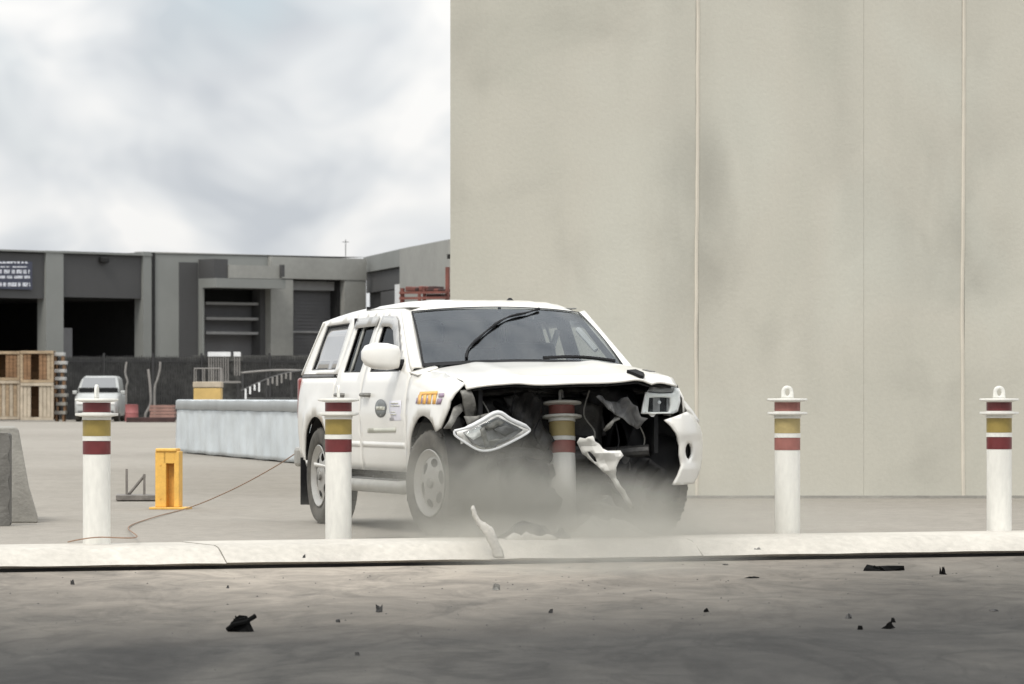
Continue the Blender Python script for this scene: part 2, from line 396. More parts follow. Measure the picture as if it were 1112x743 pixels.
kerb = empty('kerb', (0, 0, 0)); tag(kerb, kind='structure')
def kerb_block(s0, s1, top, chip):
    n = max(4, int((s1-s0)/0.25)); b = MB()
    prof = [(KW, -0.10), (KW, top), (0.24, top), (0.17, top-0.012), (0.12, top-0.035), (0.0, -0.088), (0.05, -0.108), (KW, -0.108)]
    rnd = random.Random(int(s0*13)+5)
    vs = []
    for i in range(n+1):
        s = s0+(s1-s0)*i/n
        for j, (d, z) in enumerate(prof):
            q = rnd.uniform(-1, 1)*chip if 2 <= j <= 5 else 0
            vs.append(kp(s, d+q, z-abs(q)*0.6))
    m = len(prof)
    fs = [(i*m+j, i*m+(j+1) % m, (i+1)*m+(j+1) % m, (i+1)*m+j) for i in range(n) for j in range(m)]
    fs += [tuple(range(m)), tuple(n*m+j for j in range(m))]
    b.add(vs, fs)
    return b.build('kerb_block', M['kerb'], kerb, smooth=25)
def s_at(px):  # distance along the kerb foot of the photo column px
    k_ = (px-CX)/FP
    return (k_*KF.y-KF.x)/(KD.x-k_*KD.y)
cuts = [s_at(-420), s_at(246), s_at(763), s_at(1480)]
for i in range(3):
    kerb_block(cuts[i]+0.004, cuts[i+1]-0.004, (0.02, 0.026, 0.022)[i], (0.010, 0.014, 0.007)[i])
b = MB(); b.add([kp(cuts[0], 0.05, -0.128), kp(cuts[-1], 0.05, -0.128), kp(cuts[-1], KW-0.05, -0.128), kp(cuts[0], KW-0.05, -0.128),
                 kp(cuts[0], 0.05, -0.10), kp(cuts[-1], 0.05, -0.10), kp(cuts[-1], KW-0.05, -0.10), kp(cuts[0], KW-0.05, -0.10)],
               [(0, 1, 2, 3), (4, 5, 6, 7), (0, 1, 5, 4), (1, 2, 6, 5), (2, 3, 7, 6), (3, 0, 4, 7)])
b.build('kerb_base', M['kerb_gap'], kerb, smooth=0)

# tilt-up concrete wall
WY = 44.0
def wall_mat():
    m = bpy.data.materials.new('stained_tilt_up_concrete'); m.use_nodes = True
    t = m.node_tree; b = t.nodes['Principled BSDF']; b.inputs['Roughness'].default_value = 0.85; b.inputs['Specular IOR Level'].default_value = 0.3
    c = t.nodes.new('ShaderNodeTexCoord')
    def noise(sc, det, st=(1, 1, 1), dist=0.0):
        q = t.nodes.new('ShaderNodeMapping'); q.inputs['Scale'].default_value = st; t.links.new(c.outputs['Object'], q.inputs[0])
        n = t.nodes.new('ShaderNodeTexNoise'); n.inputs['Scale'].default_value = sc; n.inputs['Detail'].default_value = det; n.inputs['Distortion'].default_value = dist
        t.links.new(q.outputs[0], n.inputs['Vector']); return n.outputs[0]
    def rng(src, a, b_, lo, hi):
        r = t.nodes.new('ShaderNodeMapRange'); r.interpolation_type = 'SMOOTHSTEP'; t.links.new(src, r.inputs[0])
        for kk, vv in zip(('From Min', 'From Max', 'To Min', 'To Max'), (a, b_, lo, hi)): r.inputs[kk].default_value = vv
        return r.outputs[0]
    def mt(op, a, b_=None):
        n = t.nodes.new('ShaderNodeMath'); n.operation = op
        for i, v in enumerate((a, b_)):
            if v is None: continue
            if isinstance(v, (int, float)): n.inputs[i].default_value = v
            else: t.links.new(v, n.inputs[i])
        return n.outputs[0]
    r = t.nodes.new('ShaderNodeValToRGB'); t.links.new(noise(0.55, 6, (1, 1, 0.8), 0.5), r.inputs[0])
    r.color_ramp.elements[0].position = 0.32; r.color_ramp.elements[0].color = (0.440, 0.430, 0.374, 1)
    r.color_ramp.elements[1].position = 0.68; r.color_ramp.elements[1].color = (0.496, 0.490, 0.432, 1)
    kk_ = r.color_ramp.elements.new(0.5); kk_.color = (0.474, 0.458, 0.400, 1)
    s = t.nodes.new('ShaderNodeSeparateXYZ'); t.links.new(c.outputs['Object'], s.inputs[0])
    # damp staining beside the two sealed joints
    fac = None
    for jx in ((760-CX)/FP*WY, (1046-CX)/FP*WY):
        d = mt('ABSOLUTE', mt('SUBTRACT', s.outputs[0], jx))
        a = rng(d, 0.0, 0.75, 1, 0)
        fac = a if fac is None else mt('MAXIMUM', fac, a)
    hgt = mt('MULTIPLY', rng(s.outputs[2], 1.4, 2.6, 0.2, 1), rng(s.outputs[2], 3.2, 4.2, 1, 0.15))
    st = mt('MULTIPLY', mt('MULTIPLY', fac, hgt), rng(noise(1.3, 4, (1, 1, 0.5), 0.4), 0.34, 0.66, 0, 0.25))
    # rain streaks and small marks
    st2 = rng(noise(1.6, 4, (1, 1, 0.16)), 0.42, 0.72, 0, 0.06)
    st3 = rng(noise(0.8, 5, (1, 1, 1), 0.8), 0.5, 0.72, 0, 0.09)
    tot = mt('SUBTRACT', 1.0, mt('ADD', mt('ADD', st, st2), st3))
    v = t.nodes.new('ShaderNodeVectorMath'); v.operation = 'SCALE'; t.links.new(r.outputs[0], v.inputs[0]); t.links.new(tot, v.inputs['Scale'])
    v2 = t.nodes.new('ShaderNodeVectorMath'); v2.operation = 'SCALE'; t.links.new(v.outputs[0], v2.inputs[0]); t.links.new(rng(noise(30, 4), 0.25, 0.75, 0.98, 1.02), v2.inputs['Scale'])
    t.links.new(v2.outputs[0], b.inputs['Base Color'])
    bp = t.nodes.new('ShaderNodeBump'); bp.inputs['Strength'].default_value = 0.25; bp.inputs['Distance'].default_value = 0.01
    t.links.new(noise(24, 6), bp.inputs['Height']); t.links.new(bp.outputs[0], b.inputs['Normal'])
    return m
M['tilt'] = wall_mat()
hall = empty('concrete_hall')
tag(hall, 'tall blank pale concrete wall of stained panels filling the area behind the crashed vehicle', 'wall')
def wx(px): return (px-CX)/FP*WY
WH = 8.5
edges = [489, 757, 938, 1046, 1330, 1600]
rnd = random.Random(3)
for i in range(len(edges)-1):
    a, c = wx(edges[i]), wx(edges[i+1])
    gl_, gr_ = (0.0 if i == 0 else (0.0006 if edges[i] == 938 else 0.012)), (0.0006 if edges[i+1] == 938 else 0.012)
    b = MB(); b.box(((a+gl_+c-gr_)/2, WY+0.09, WH/2-0.02), (c-a-gl_-gr_, 0.18, WH+0.04))
    b.build('panel', M['tilt'], hall, smooth=0, bevel=0.0015)
for px in (757, 1046, 1330):
    b = MB(); x = wx(px); pts = []
    n = 30
    for i in range(n+1):
        z = 0.02+(WH-0.05)*i/n
        pts.append((x+0.008*math.sin(z*1.1+px)+rnd.uniform(-0.003, 0.003), WY+0.004, z))
    b.tube(pts, 0.02, 6); b.build('joint_sealant', M['seal'], hall)
b = MB(); b.box((wx(1046), WY+10.3, WH/2), (wx(1600)-wx(489)-0.02, 20.2, WH-0.3)); b.build('hall_body', M['tilt'], hall, smooth=0)
b = MB(); b.box(((wx(560)+wx(1600))/2, WY-0.05, 0.012), (wx(1600)-wx(560), 0.1, 0.03)); b.build('footing', M['concrete'], hall, smooth=0)

# ================================================================== bollards
def make_bollard(dusty, rz):
    t = empty('bollard')
    red, yel = ('bred_dusty', 'byellow_dusty') if dusty else ('bred', 'byellow')
    r = 0.092
    b = MB(); b.lathe([(r, -0.1), (r, 0.60)], 40); b.build('post', M['bwhite'], t)
    def band(z0, z1, m, name, rr=0.0935):
        q = MB(); q.lathe([(0.05, z0), (rr, z0), (rr, z1), (0.05, z1)], 40, close=True); q.build(name, M[m], t)
    band(0.602, 0.690, red, 'red_band')
    band(0.692, 0.722, 'bwhite', 'white_ring', 0.096)
    band(0.724, 0.830, yel, 'yellow_band')
    q = MB(); q.lathe([(0.05, 0.832), (0.098, 0.832), (0.098, 0.852), (0.143, 0.860), (0.145, 0.868), (0.143, 0.876), (0.098, 0.878), (0.098, 0.882), (0.05, 0.882)], 40, close=True)
    q.build('flange', M['bwhite'], t)
    band(0.884, 0.948, red, 'red_band')
    q = MB(); q.lathe([(0.0, 0.950), (0.098, 0.950), (0.143, 0.958), (0.146, 0.966), (0.143, 0.974), (0.0, 0.976)], 40); q.build('cap', M['bwhite'], t)
    # lifting eye: a flat rounded plate with a hole
    o_ = [(0.046, 0.0)]+[(0.043*math.cos(a), 0.052+0.043*math.sin(a)) for a in [math.pi*i/10 for i in range(11)]]+[(-0.046, 0.0)]
    h_ = [(0.017*math.cos(2*math.pi*i/12), 0.045+0.026*math.sin(2*math.pi*i/12)) for i in range(12)]
    sheet_obj('lifting_eye', o_, [h_], lambda a, c: (a, 0, 0.973+c), M['bwhite'], t, thick=0.016, step=0.015, offset=0)
    t.rotation_euler.z = rz
    return t
grp = 'white bollards along the kerb'
def put(b, px, py, label, extra=None):
    p = ground_at(px, py, 0.02); b.location = p; tag(b, label, 'bollard', grp); return p
b1 = make_bollard(False, R(84)); P1 = put(b1, 105, 591, 'white bollard with dark red and mustard bands beside the yellow steel stand')
b2 = copy_tree(b1); b2.rotation_euler.z = R(96); put(b2, 367.5, 584.5, 'white bollard standing in front of the vehicle rear door, between its two wheels')
b3 = make_bollard(True, R(78)); put(b3, 618, 581, 'dusty white bollard jammed into the crushed front of the vehicle')
b3.location = b3.location + Vector((-0.03, 0.30, -0.02)); b3.rotation_euler = (R(-7), R(-1.2), R(0))
for c in b3.children:
    if c.name.startswith('lifting_eye'): c.rotation_euler.z = R(72)
b4 = copy_tree(b3); b4.rotation_euler = (0, 0, R(6)); put(b4, 855, 579, 'dusty bollard with faded pink and mustard bands standing against the pale wall')
for c in b4.children:
    if c.name.startswith('lifting_eye'): c.rotation_euler.z = 0
b5 = copy_tree(b1); b5.rotation_euler = (0, 0, R(4)); put(b5, 1085, 576.5, 'clean white bollard with vivid dark red bands near the wall joint, last of the row')

# ================================================================== yard objects on the left
# plastic-wrapped barrier
bar = empty('wrapped_barrier', (0, 0, 0))
tag(bar, 'long pale barrier wrapped in crumpled plastic lying behind the vehicle tail', 'barrier')
A = ground_at(191, 491.5); B = ground_at(352, 506.5)
ax = (B-A).normalized(); L = (B-A).length; nn = Vector((ax.y, -ax.x, 0))
if nn.y > 0: nn = -nn
A = A-nn*0.345; B = B-nn*0.345
def wrapfn(side):
    def fn(u, v):
        s = u*L; z = 0.02+v*0.80
        rnd_ = 0.010*math.sin(s*3.1+1.3*math.sin(z*5))+0.008*math.sin(s*7.7+z*3)+0.003*math.sin(s*17+z*9)
        d = 0.33-0.02*v+rnd_*(1-v*0.5)
        return A+ax*s+nn*(d*side)+Vector((0, 0, z+0.005*math.sin(s*2.3)*(1-v)))
    return fn
for sd_ in (1, -1):
    q = MB(); q.grid(wrapfn(sd_), 150, 12); q.build('plastic_wrap', M['wrap'], bar, thick=0.01, smooth=60)
q = MB()
prof = [(-0.352, 0.79), (-0.345, 0.95), (-0.32, 0.962), (0.32, 0.962), (0.345, 0.95), (0.352, 0.79)]
q.grid(lambda u, v: A+ax*(u*L)-nn*(prof[int(round(v*5))][0])+Vector((0, 0, prof[int(round(v*5))][1]+0.004*math.sin(u*L*1.7)+0.003*math.sin(u*L*5))), 90, 5)
q.build('top_fold', M['wraptop'], bar, thick=0.01)
q = MB(); q.grid(lambda u, v: A+ax*0.02+nn*((u-0.5)*0.66)+Vector((0, 0, 0.02+v*0.92)), 8, 8); q.build('end_wrap', M['wrap'], bar, thick=0.01)
q = MB(); c0 = A+ax*(L/2)
rot = Matrix.Translation(c0) @ Matrix.Rotation(math.atan2(ax.y, ax.x), 4, 'Z')
q.box((0, 0, 0.44), (L-0.1, 0.40, 0.86), rot); q.build('core', M['dconcrete'], bar, smooth=0)

# yellow steel stand
ys = empty('yellow_stand', ground_at(183, 553), R(-8))
tag(ys, 'small yellow steel stand with an upright slot on the car park beside the first bollard', 'steel stand')
q = MB(); q.box((-0.055, 0, 0.27), (0.10, 0.16, 0.50)); q.box((0.09, 0, 0.27), (0.045, 0.16, 0.50)); q.box((0.02, 0.05, 0.27), (0.10, 0.05, 0.50)); q.box((0.02, -0.02, 0.465), (0.10, 0.12, 0.11))
q.build('column', M['yellow'], ys, smooth=0, bevel=0.006)
q = MB(); q.box((-0.005, 0, 0.532), (0.19, 0.19, 0.028)); q.build('cap', M['yellow'], ys, smooth=0, bevel=0.008)
q = MB(); q.box((0.02, 0, 0.01), (0.34, 0.26, 0.02)); q.build('foot_plate', M['yellow'], ys, smooth=0, bevel=0.004)
for z in (0.10, 0.40):
    q = MB(); q.lathe([(0.0, -0.087), (0.008, -0.086), (0.008, -0.078)], 10, 'y', Matrix.Translation((-0.055, 0, z))); q.build('bolt', M['yellow'], ys)

# steel sled
sl = empty('steel_sled', ground_at(150, 544), R(4))
tag(sl, 'low dark steel sled with two thin uprights and a diagonal brace on the car park', 'steel frame')
q = MB(); q.box((0, 0, 0.035), (0.42, 0.5, 0.05)); q.build('base_plate', M['steel'], sl, smooth=0, bevel=0.004)
for x, h in ((-0.11, 0.27), (0.06, 0.22)):
    q = MB(); q.box((x, 0, 0.04+h/2), (0.024, 0.024, h)); q.build('upright', M['steel'], sl, smooth=0)
q = MB(); q.tube([(-0.10, 0.02, 0.05), (0.065, 0.02, 0.25)], 0.014, 8); q.build('brace', M['steel'], sl)
q = MB(); q.box((0, 0.1, 0.01), (0.40, 0.03, 0.02)); q.box((0, -0.1, 0.01), (0.40, 0.03, 0.02)); q.build('skid', M['steel'], sl, smooth=0)

# concrete barrier and dark block at the left edge
cb = ground_at(2, 568)
q = MB()
pf = [(0.285, 0), (0.285, 0.06), (0.215, 0.30), (0.135, 0.745), (0.115, 0.765), (-0.115, 0.765), (-0.135, 0.745), (-0.215, 0.30), (-0.285, 0.06), (-0.285, 0)]
q.prism([(cb.x+x, cb.y, z) for x, z in pf], (-0.16, 1.3, 0))
tag(q.build('concrete_barrier', M['concrete'], smooth=0, bevel=0.012), 'light grey concrete barrier with a sloping side at the edge of the car park', 'barrier')
d0 = ground_at(-12, 571.5)
q2 = MB()
q2.grid(lambda u, v: (d0.x-0.317+0.475*u+0.010*math.sin(v*23)*(1 if u == 1 else 0), d0.y-0.01-0.008*math.sin(u*17+v*11), 0.725*v), 6, 14)
q2.box((d0.x-0.08, d0.y+0.10, 0.363), (0.475, 0.20, 0.725))
tag(q2.build('concrete_block', M['dconcrete'], smooth=0, bevel=0.02), 'dark grey concrete block leaning on the end of the light grey barrier', 'concrete block')

# tow rope from the vehicle tail round the yellow stand
def bez(pts, n=16):
    o = []
    P_ = [Vector(p) for p in pts]
    for i in range(len(P_)-1):
        p0 = P_[max(i-1, 0)]; p1 = P_[i]; p2 = P_[i+1]; p3 = P_[min(i+2, len(P_)-1)]
        for k_ in range(n):
            t = k_/n
            o.append(0.5*((2*p1)+(-p0+p2)*t+(2*p0-5*p1+4*p2-p3)*t*t+(-p0+3*p1-3*p2+p3)*t*t*t))
    o.append(P_[-1]); return o
rp = [px2w(326, 489, 36.3), px2w(300, 506, 36.9), px2w(262, 527, 38.0), px2w(225, 544, 38.9), ground_at(200, 553, 0.012), ground_at(170, 561, 0.012), ground_at(140, 572, 0.012)]
fr = P1+Vector((0.03, -0.115, 0.05))
rp += [P1+Vector((0.26, 0.05, 0.045)), fr, P1+Vector((-0.10, -0.11, 0.035)), P1+Vector((-0.20, 0.08, 0.012))]
q = MB(); q.tube(bez(rp, 10), 0.0045, 6)
tag(q.build('tow_rope', M['rope']), 'thin brown rope running across the car park from the vehicle tail past the yellow stand', 'rope')

# ================================================================== warehouses far left
class Facade:
    """a front wall: columns of the photo are carried onto its plane, boxes are built in its own axes"""
    def __init__(s, pxa, Ya, pxb, Yb):
        s.a = Vector(((pxa-CX)/FP*Ya, Ya, 0)); b = Vector(((pxb-CX)/FP*Yb, Yb, 0))
        s.u = (b-s.a).normalized(); s.n = Vector((s.u.y, -s.u.x, 0))
        if s.n.y > 0: s.n = -s.n
    def U(s, px):
        k_ = (px-CX)/FP
        return (k_*s.a.y-s.a.x)/(s.u.x-k_*s.u.y)
    def Z(s, px, py):
        p = s.a+s.u*s.U(px); return CAMZ-(py-HY)/FP*p.y
    def box(s, mb, x0, x1, y0, y1, d0, d1, y0b=None):
        """photo columns x0..x1, rows y0 (top)..y1 (bottom), from depth d0 behind to d1 in front of the plane"""
        u0, u1 = s.U(x0), s.U(x1)
        zt0 = s.Z(x0, y0); zt1 = s.Z(x1, y0b if y0b is not None else y0)
        if y0b is None: zt1 = zt0 = s.Z((x0+x1)/2, y0)
        zb = -0.05 if y1 is None else s.Z((x0+x1)/2, y1)
        vs = []
        for u, zt in ((u0, zt0), (u1, zt1)):
            for d in (d0, d1):
                for z in (zb, zt):
                    vs.append(s.a+s.u*u+s.n*d+Vector((0, 0, z)))
        return mb.add(vs, [(0, 1, 3, 2), (4, 6, 7, 5), (0, 4, 5, 1), (2, 3, 7, 6), (0, 2, 6, 4), (1, 5, 7, 3)])
    def part(s, name, m, parent, *boxes, bevel=0, kind=None):
        q = MB()
        for b_ in boxes: s.box(q, *b_)
        o = q.build(name, M[m], parent, smooth=0, bevel=bevel)
        if kind: o['kind'] = kind
        return o
FA = Facade(0, 196, 165, 203)
wa = empty('warehouse'); tag(wa, 'grey warehouse with two open black loading bays, a navy sign and light columns', 'building')
FA.part('fascia', 'wall_dark', wa, (-170, 48, 272, 322, -0.3, 0.0))
FA.part('fascia', 'wall_dark', wa, (67, 153.5, 274, 323.5, -0.3, 0.0))
FA.part('column', 'wall_light', wa, (48, 67, 272.5, None, -0.45, 0.12))
FA.part('column', 'wall_light', wa, (153.5, 162.7, 273.5, None, -0.45, 0.12))
FA.part('roof_edge', 'wall_light', wa, (-170, 163, 270.8, 272.6, -14, 0.16))
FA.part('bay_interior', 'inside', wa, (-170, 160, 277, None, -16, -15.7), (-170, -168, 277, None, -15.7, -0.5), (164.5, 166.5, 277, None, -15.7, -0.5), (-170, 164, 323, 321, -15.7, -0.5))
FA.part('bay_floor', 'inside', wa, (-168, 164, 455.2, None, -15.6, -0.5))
FA.part('cabinet', 'shutter', wa, (75.5, 90, 356, None, -1.6, -0.7))
FA.part('wall_lamp', 'inside', wa, (107, 115.5, 279.5, 285.5, 0.0, 0.22), bevel=0.05)
sgn = FA.part('sign_board', 'navy', wa, (-60, 33.5, 283, 313.5, 0.003, 0.09))
rnd = random.Random(11)
q = MB()
for (y0, y1, lo, hi, gap) in ((284.2, 286.2, 14, 26, 1.0), (289.4, 290.6, 8, 20, 1.5), (293.0, 297.2, 2.0, 3.6, 0.8), (299.6, 302.6, 2.0, 4.2, 0.7), (307.0, 311.2, 1.8, 2.8, 0.9)):
    x = -56
    while x < 31:
        wl_ = rnd.randint(3, 8)
        for _ in range(wl_):
            w = rnd.uniform(0.9, 1.5) if hi < 10 else rnd.uniform(3, 5)
            if x+w > 31.5: break
            h_ = (y1-y0)
            FA.box(q, x, x+0.42*w, y0, y1, 0.092, 0.11)
            FA.box(q, x+0.46*w, x+w*0.82, y0+h_*rnd.choice((0, 0.35, 0.7)), y1-h_*rnd.choice((0, 0.5)), 0.092, 0.108)
            x += w
        x += rnd.uniform(1.2, 2.6)
lt = q.build('lettering', M['sign_text'], sgn, smooth=0); lt['kind'] = 'stuff'
FA.part('downpipe', 'inside', wa, (162.9, 166.2, 274.5, None, -0.4, 0.14))

FB = Facade(166, 203, 395, 211)
wb = empty('warehouse'); tag(wb, 'light grey warehouse with a slatted shutter under a projecting canopy and a roller door', 'building')
FB.part('wall', 'wall_light', wb, (166.5, 215.6, 276, None, -0.4, 0.0))
FB.part('wall', 'wall_light', wb, (215.6, 291, 277.5, 303, -0.4, 0.0))
FB.part('wall_shading_panel', 'wall_dark', wb, (194.3, 214.6, 285, None, -0.2, 0.03))  # shading on the wall painted as a darker panel
FB.part('canopy_front', 'wall_grey', wb, (230.8, 287.8, 289, 303.2, 0.0, 1.3))
FB.part('canopy_cheek', 'wall_dark', wb, (215.7, 230.6, 282, 303.2, 0.0, 1.2))
FB.part('canopy_cheek', 'wall_dark', wb, (285.2, 288.0, 288.5, 301.5, 1.305, 1.5))
FB.part('lintel', 'wall_light', wb, (215.6, 291.0, 303.5, 313.5, -0.2, 1.35))
FB.part('jamb', 'wall_light', wb, (215.4, 217.6, 303.5, None, -0.2, 0.3))
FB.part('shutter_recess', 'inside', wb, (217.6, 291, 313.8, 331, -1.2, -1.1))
FB.part('shutter', 'shutter', wb, (217.6, 291, 331, None, -1.1, -0.9))
for y in (328.2, 344.6, 360.2):
    FB.part('shutter_rail', 'slat', wb, (228.6, 286, y, y+2.9, -0.7, -0.35))
FB.part('jamb', 'wall_dark', wb, (285.5, 290.8, 313.8, None, -0.85, -0.2))
FB.part('gable_parapet', 'wall_grey', wb, (291, 394.5, 280, 303.5, -0.5, 0.25))
FB.part('pillar', 'wall_grey', wb, (291, 315.2, 303.5, None, -0.5, 0.22))
FB.part('pillar', 'wall_grey', wb, (371, 394.5, 303.5, None, -0.5, 0.22))
FB.part('shutter_box', 'slat', wb, (315.6, 367.5, 305.5, 315.2, -0.9, -0.3))
rd = FB.part('roller_door', 'shutter', wb, (315.6, 367, 315.4, None, -0.9, -0.6))
FB.part('door_rail', 'slat', rd, (316, 366, 359.5, 361.5, -0.6, -0.5))
q = MB()
for i in range(22):
    FB.box(q, 316, 366, 318+i*3.7, 319.2+i*3.7, -0.6, -0.57)
ob = q.build('door_rib', M['shutter'], rd, smooth=0); ob['kind'] = 'stuff'
FB.part('jamb', 'inside', wb, (367.2, 371, 303.6, None, -0.9, -0.1))
FB.part('roof_edge', 'wall_grey', wb, (166.5, 394, 275.2, 276.6, -16, 0.05, 279.2))
FB.part('rear_wall', 'wall_grey', wb, (167, 394, 282, None, -17, -16))
FB.part('side_wall', 'wall_grey', wb, (392, 394.3, 281, None, -16, -0.5))
q = MB(); FB.box(q, 349, 357, 276.3, 281, -3.2, -2.4); q.build('roof_vent', M['wall_dark'], wb, smooth=0)
q = MB(); p = px2w(375.3, 281, 212); q.tube([p, p+Vector((0, 0, 0.92))], 0.02, 5); q.tube([p+Vector((-0.16, 0, 0.80)), p+Vector((0.16, 0, 0.80))], 0.014, 5); q.build('aerial', M['wall_dark'], wb)
q = MB(); FB.box(q, 172, 181, 273.6, 277, -2.6, -2.0); q.build('roof_vent', M['wall_dark'], wb, smooth=0)

FC = Facade(394.6, 213, 487, 190)
wc = empty('warehouse'); tag(wc, 'grey warehouse flank with a rising roofline next to the tall concrete wall', 'building')
FC.part('wall', 'wall_light', wc, (394.6, 434, 279.6, 292.8, -0.4, 0.0, 270.6))
FC.part('wall', 'wall_grey', wc, (434, 487, 270.4, None, -0.4, 0.0, 260))
FC.part('lower_wall', 'wall_dark', wc, (394.6, 433, 293, 315.5, -0.5, -0.15), (410, 433, 315.5, None, -0.5, -0.15))
FC.part('window', 'inside', wc, (394.8, 410, 315.7, 352, -0.45, -0.3))
FC.part('post', 'whitep', wc, (431, 434, 309, None, -0.1, 0.1))
FC.part('wall', 'wall_grey', wc, (394.8, 410, 352.3, None, -0.5, -0.15))
FC.part('rear_wall', 'wall_grey', wc, (395, 487, 284, None, -14, -13.6))

# rust red rack with scrap on it, behind the vehicle
RK = Facade(430, 150, 490, 149)
rk = empty('storage_rack'); tag(rk, 'rust red steel rack loaded with dark scrap between the vehicle roof and the concrete wall', 'rack')
for x0, x1 in ((434.5, 437.5), (459, 461), (483.6, 486.6)):
    RK.part('upright', 'rust', rk, (x0, x1, 290 if x0 > 480 else 313, None, -0.12, 0.0))
for x0, x1 in ((435, 437), (484, 486.4)):
    RK.part('upright', 'rust', rk, (x0, x1, 313, None, -1.3, -1.2))
for y in (316.5, 322.5, 340, 370):
    RK.part('beam', 'rust', rk, (435, 486, y, y+2.6, 0.004, 0.10))
rnd = random.Random(5)
for i in range(9):
    x = 438+i*5.1+rnd.uniform(-1, 1); w = rnd.uniform(3, 7); h = rnd.uniform(2, 6)
    for y in ((316.3,) if i % 3 else (316.3, 339.8)):
        RK.part('load', 'rustd' if rnd.random() < 0.7 else 'rust', rk, (x, x+w, y-h, y, -1.0+rnd.uniform(-0.2, 0.2), -0.1), bevel=0.03)
RK.part('load', 'rustd', rk, (462, 478, 319.2, 322.3, -1.0, -0.05), bevel=0.02)
RK.part('cable_tray', 'inside', rk, (484, 487.5, 276, 281, -0.3, -0.1))

# ------------------------------------------------------------------ yard clutter in front of the warehouses
FF = Facade(55, 190, 345, 193)
fe = empty('yard_fence'); tag(fe, 'long dark palisade fence backed by painted shade in front of the warehouses', 'fence')
FF.part('shade_backing', 'shade', fe, (58, 210, 388, 455.5, -0.12, -0.08), (210, 420, 386, 453.5, -0.12, -0.08))  # dark sheet added for the shade and dark interior behind the pickets
for y in (392, 446): FF.part('rail', 'fence', fe, (58, 420, y, y+1.6, -0.07, -0.02))
q = MB(); x = 59.0; rnd = random.Random(2)
while x < 420:
    if not (224 < x < 262): FF.box(q, x, x+1.0, 386+rnd.uniform(0, 1.2), 455, -0.02, 0.01)
    x += 2.7
ob = q.build('picket', M['fence'], fe, smooth=0); ob['kind'] = 'stuff'
for x in (60, 112, 165, 218, 292, 345):
    FF.part('post', 'fence', fe, (x, x+1.8, 383.5, None, -0.1, 0.05))
gp = empty('gate_panel'); tag(gp, 'white slatted panel standing up behind the tan crate at the fence', 'panel')
for (x0, x1) in ((224.6, 249), (252.6, 260)):
    FF.part('top_rail', 'whitep', gp, (x0, x1, 382.3, 387.2, 0.2, 0.3))
    q = MB(); x = x0+0.6
    while x < x1-0.8:
        FF.box(q, x, x+1.0, 387.3, 414 if x1 < 250 else 408, 0.21, 0.26); x += 2.6
    ob = q.build('slat', M['palepole'], gp, smooth=0); ob['kind'] = 'stuff'
FF.part('bottom_rail', 'palepole', gp, (224.6, 260, 414, 416, 0.2, 0.3))
FF.part('leg', 'fence', gp, (226, 228, 416, None, 0.2, 0.3), (256, 258, 416, None, 0.2, 0.3))
# curved cage
cg = empty('hooped_cage'); tag(cg, 'dark curved cage with short pale slats between the tan crate and the vehicle', 'cage')
q = MB(); pts = [px2w(262+78*t, 426-22*math.sin(t*math.pi*0.55)-1, 150) for t in [i/16 for i in range(17)]]
q.tube(pts, 0.05, 6); q.build('hoop', M['fence'], cg)
pts2 = [px2w(262+78*t, 405-3*math.sin(t*math.pi*0.8), 152) for t in [i/16 for i in range(17)]]
q = MB(); q.tube(pts2, 0.04, 6); q.build('hoop', M['palepole'], cg)
for i in range(1, 12):
    t = i/16; a = px2w(262+78*t, 427-22*math.sin(t*math.pi*0.55), 149.9)
    if i in (5,): continue
    q = MB(); h = 0.13+0.08*math.sin(i*1.7)
    q.box((a.x, a.y-0.06, a.z-h/2), (0.06, 0.04, 0.14+h)); q.build('slat', M['whitep'] if i in (1, 2, 3, 4) else M['palepole'], cg, smooth=0)
q = MB()
for t in (0.02, 0.35, 0.7, 0.98):
    a = px2w(262+78*t, 426-22*math.sin(t*math.pi*0.55), 150); c = px2w(262+78*t, 404, 152)
    q.tube([(a.x, a.y, 0), a], 0.04, 5); q.tube([(c.x, c.y, 0), c], 0.035, 5)
q.build('leg', M['fence'], cg)
q = MB(); a = px2w(300, 440, 151); q.box((a.x, a.y, 0.5), (2.2, 1.0, 1.0)); q.build('body', M['shade'], cg, smooth=0, bevel=0.05)

# tan crate with wire frame behind the wrapped barrier
tcr = empty('tan_crate', px2w(226, 432, 130)*1.0); tcr.location.z = 0
tag(tcr, 'tan crate with a pale lid and a wire frame on top, above the wrapped barrier', 'crate')
q = MB(); q.box((0, 0, 0.66), (0.80, 0.8, 1.25)); q.build('crate_body', M['tan'], tcr, smooth=0, bevel=0.02)
q = MB(); q.box((0, 0, 1.385), (0.84, 0.84, 0.17)); q.build('lid', M['wood_pale'], tcr, smooth=0, bevel=0.02)
q = MB(); q.box((0, 0, 0.03), (0.8, 0.8, 0.06)); q.build('foot', M['wood'], tcr, smooth=0)
q = MB()
for x in (-0.38, -0.13, 0.13, 0.38):
    for y in (-0.38, 0.38): q.tube([(x, y, 1.47), (x, y, 1.86)], 0.014, 5)
for y in (-0.38, 0.38): q.tube([(-0.38, y, 1.86), (0.38, y, 1.86)], 0.016, 5)
for x in (-0.38, 0.38): q.tube([(x, -0.38, 1.86), (x, 0.38, 1.86)], 0.016, 5)
q.build('wire_frame', M['palepole'], tcr)

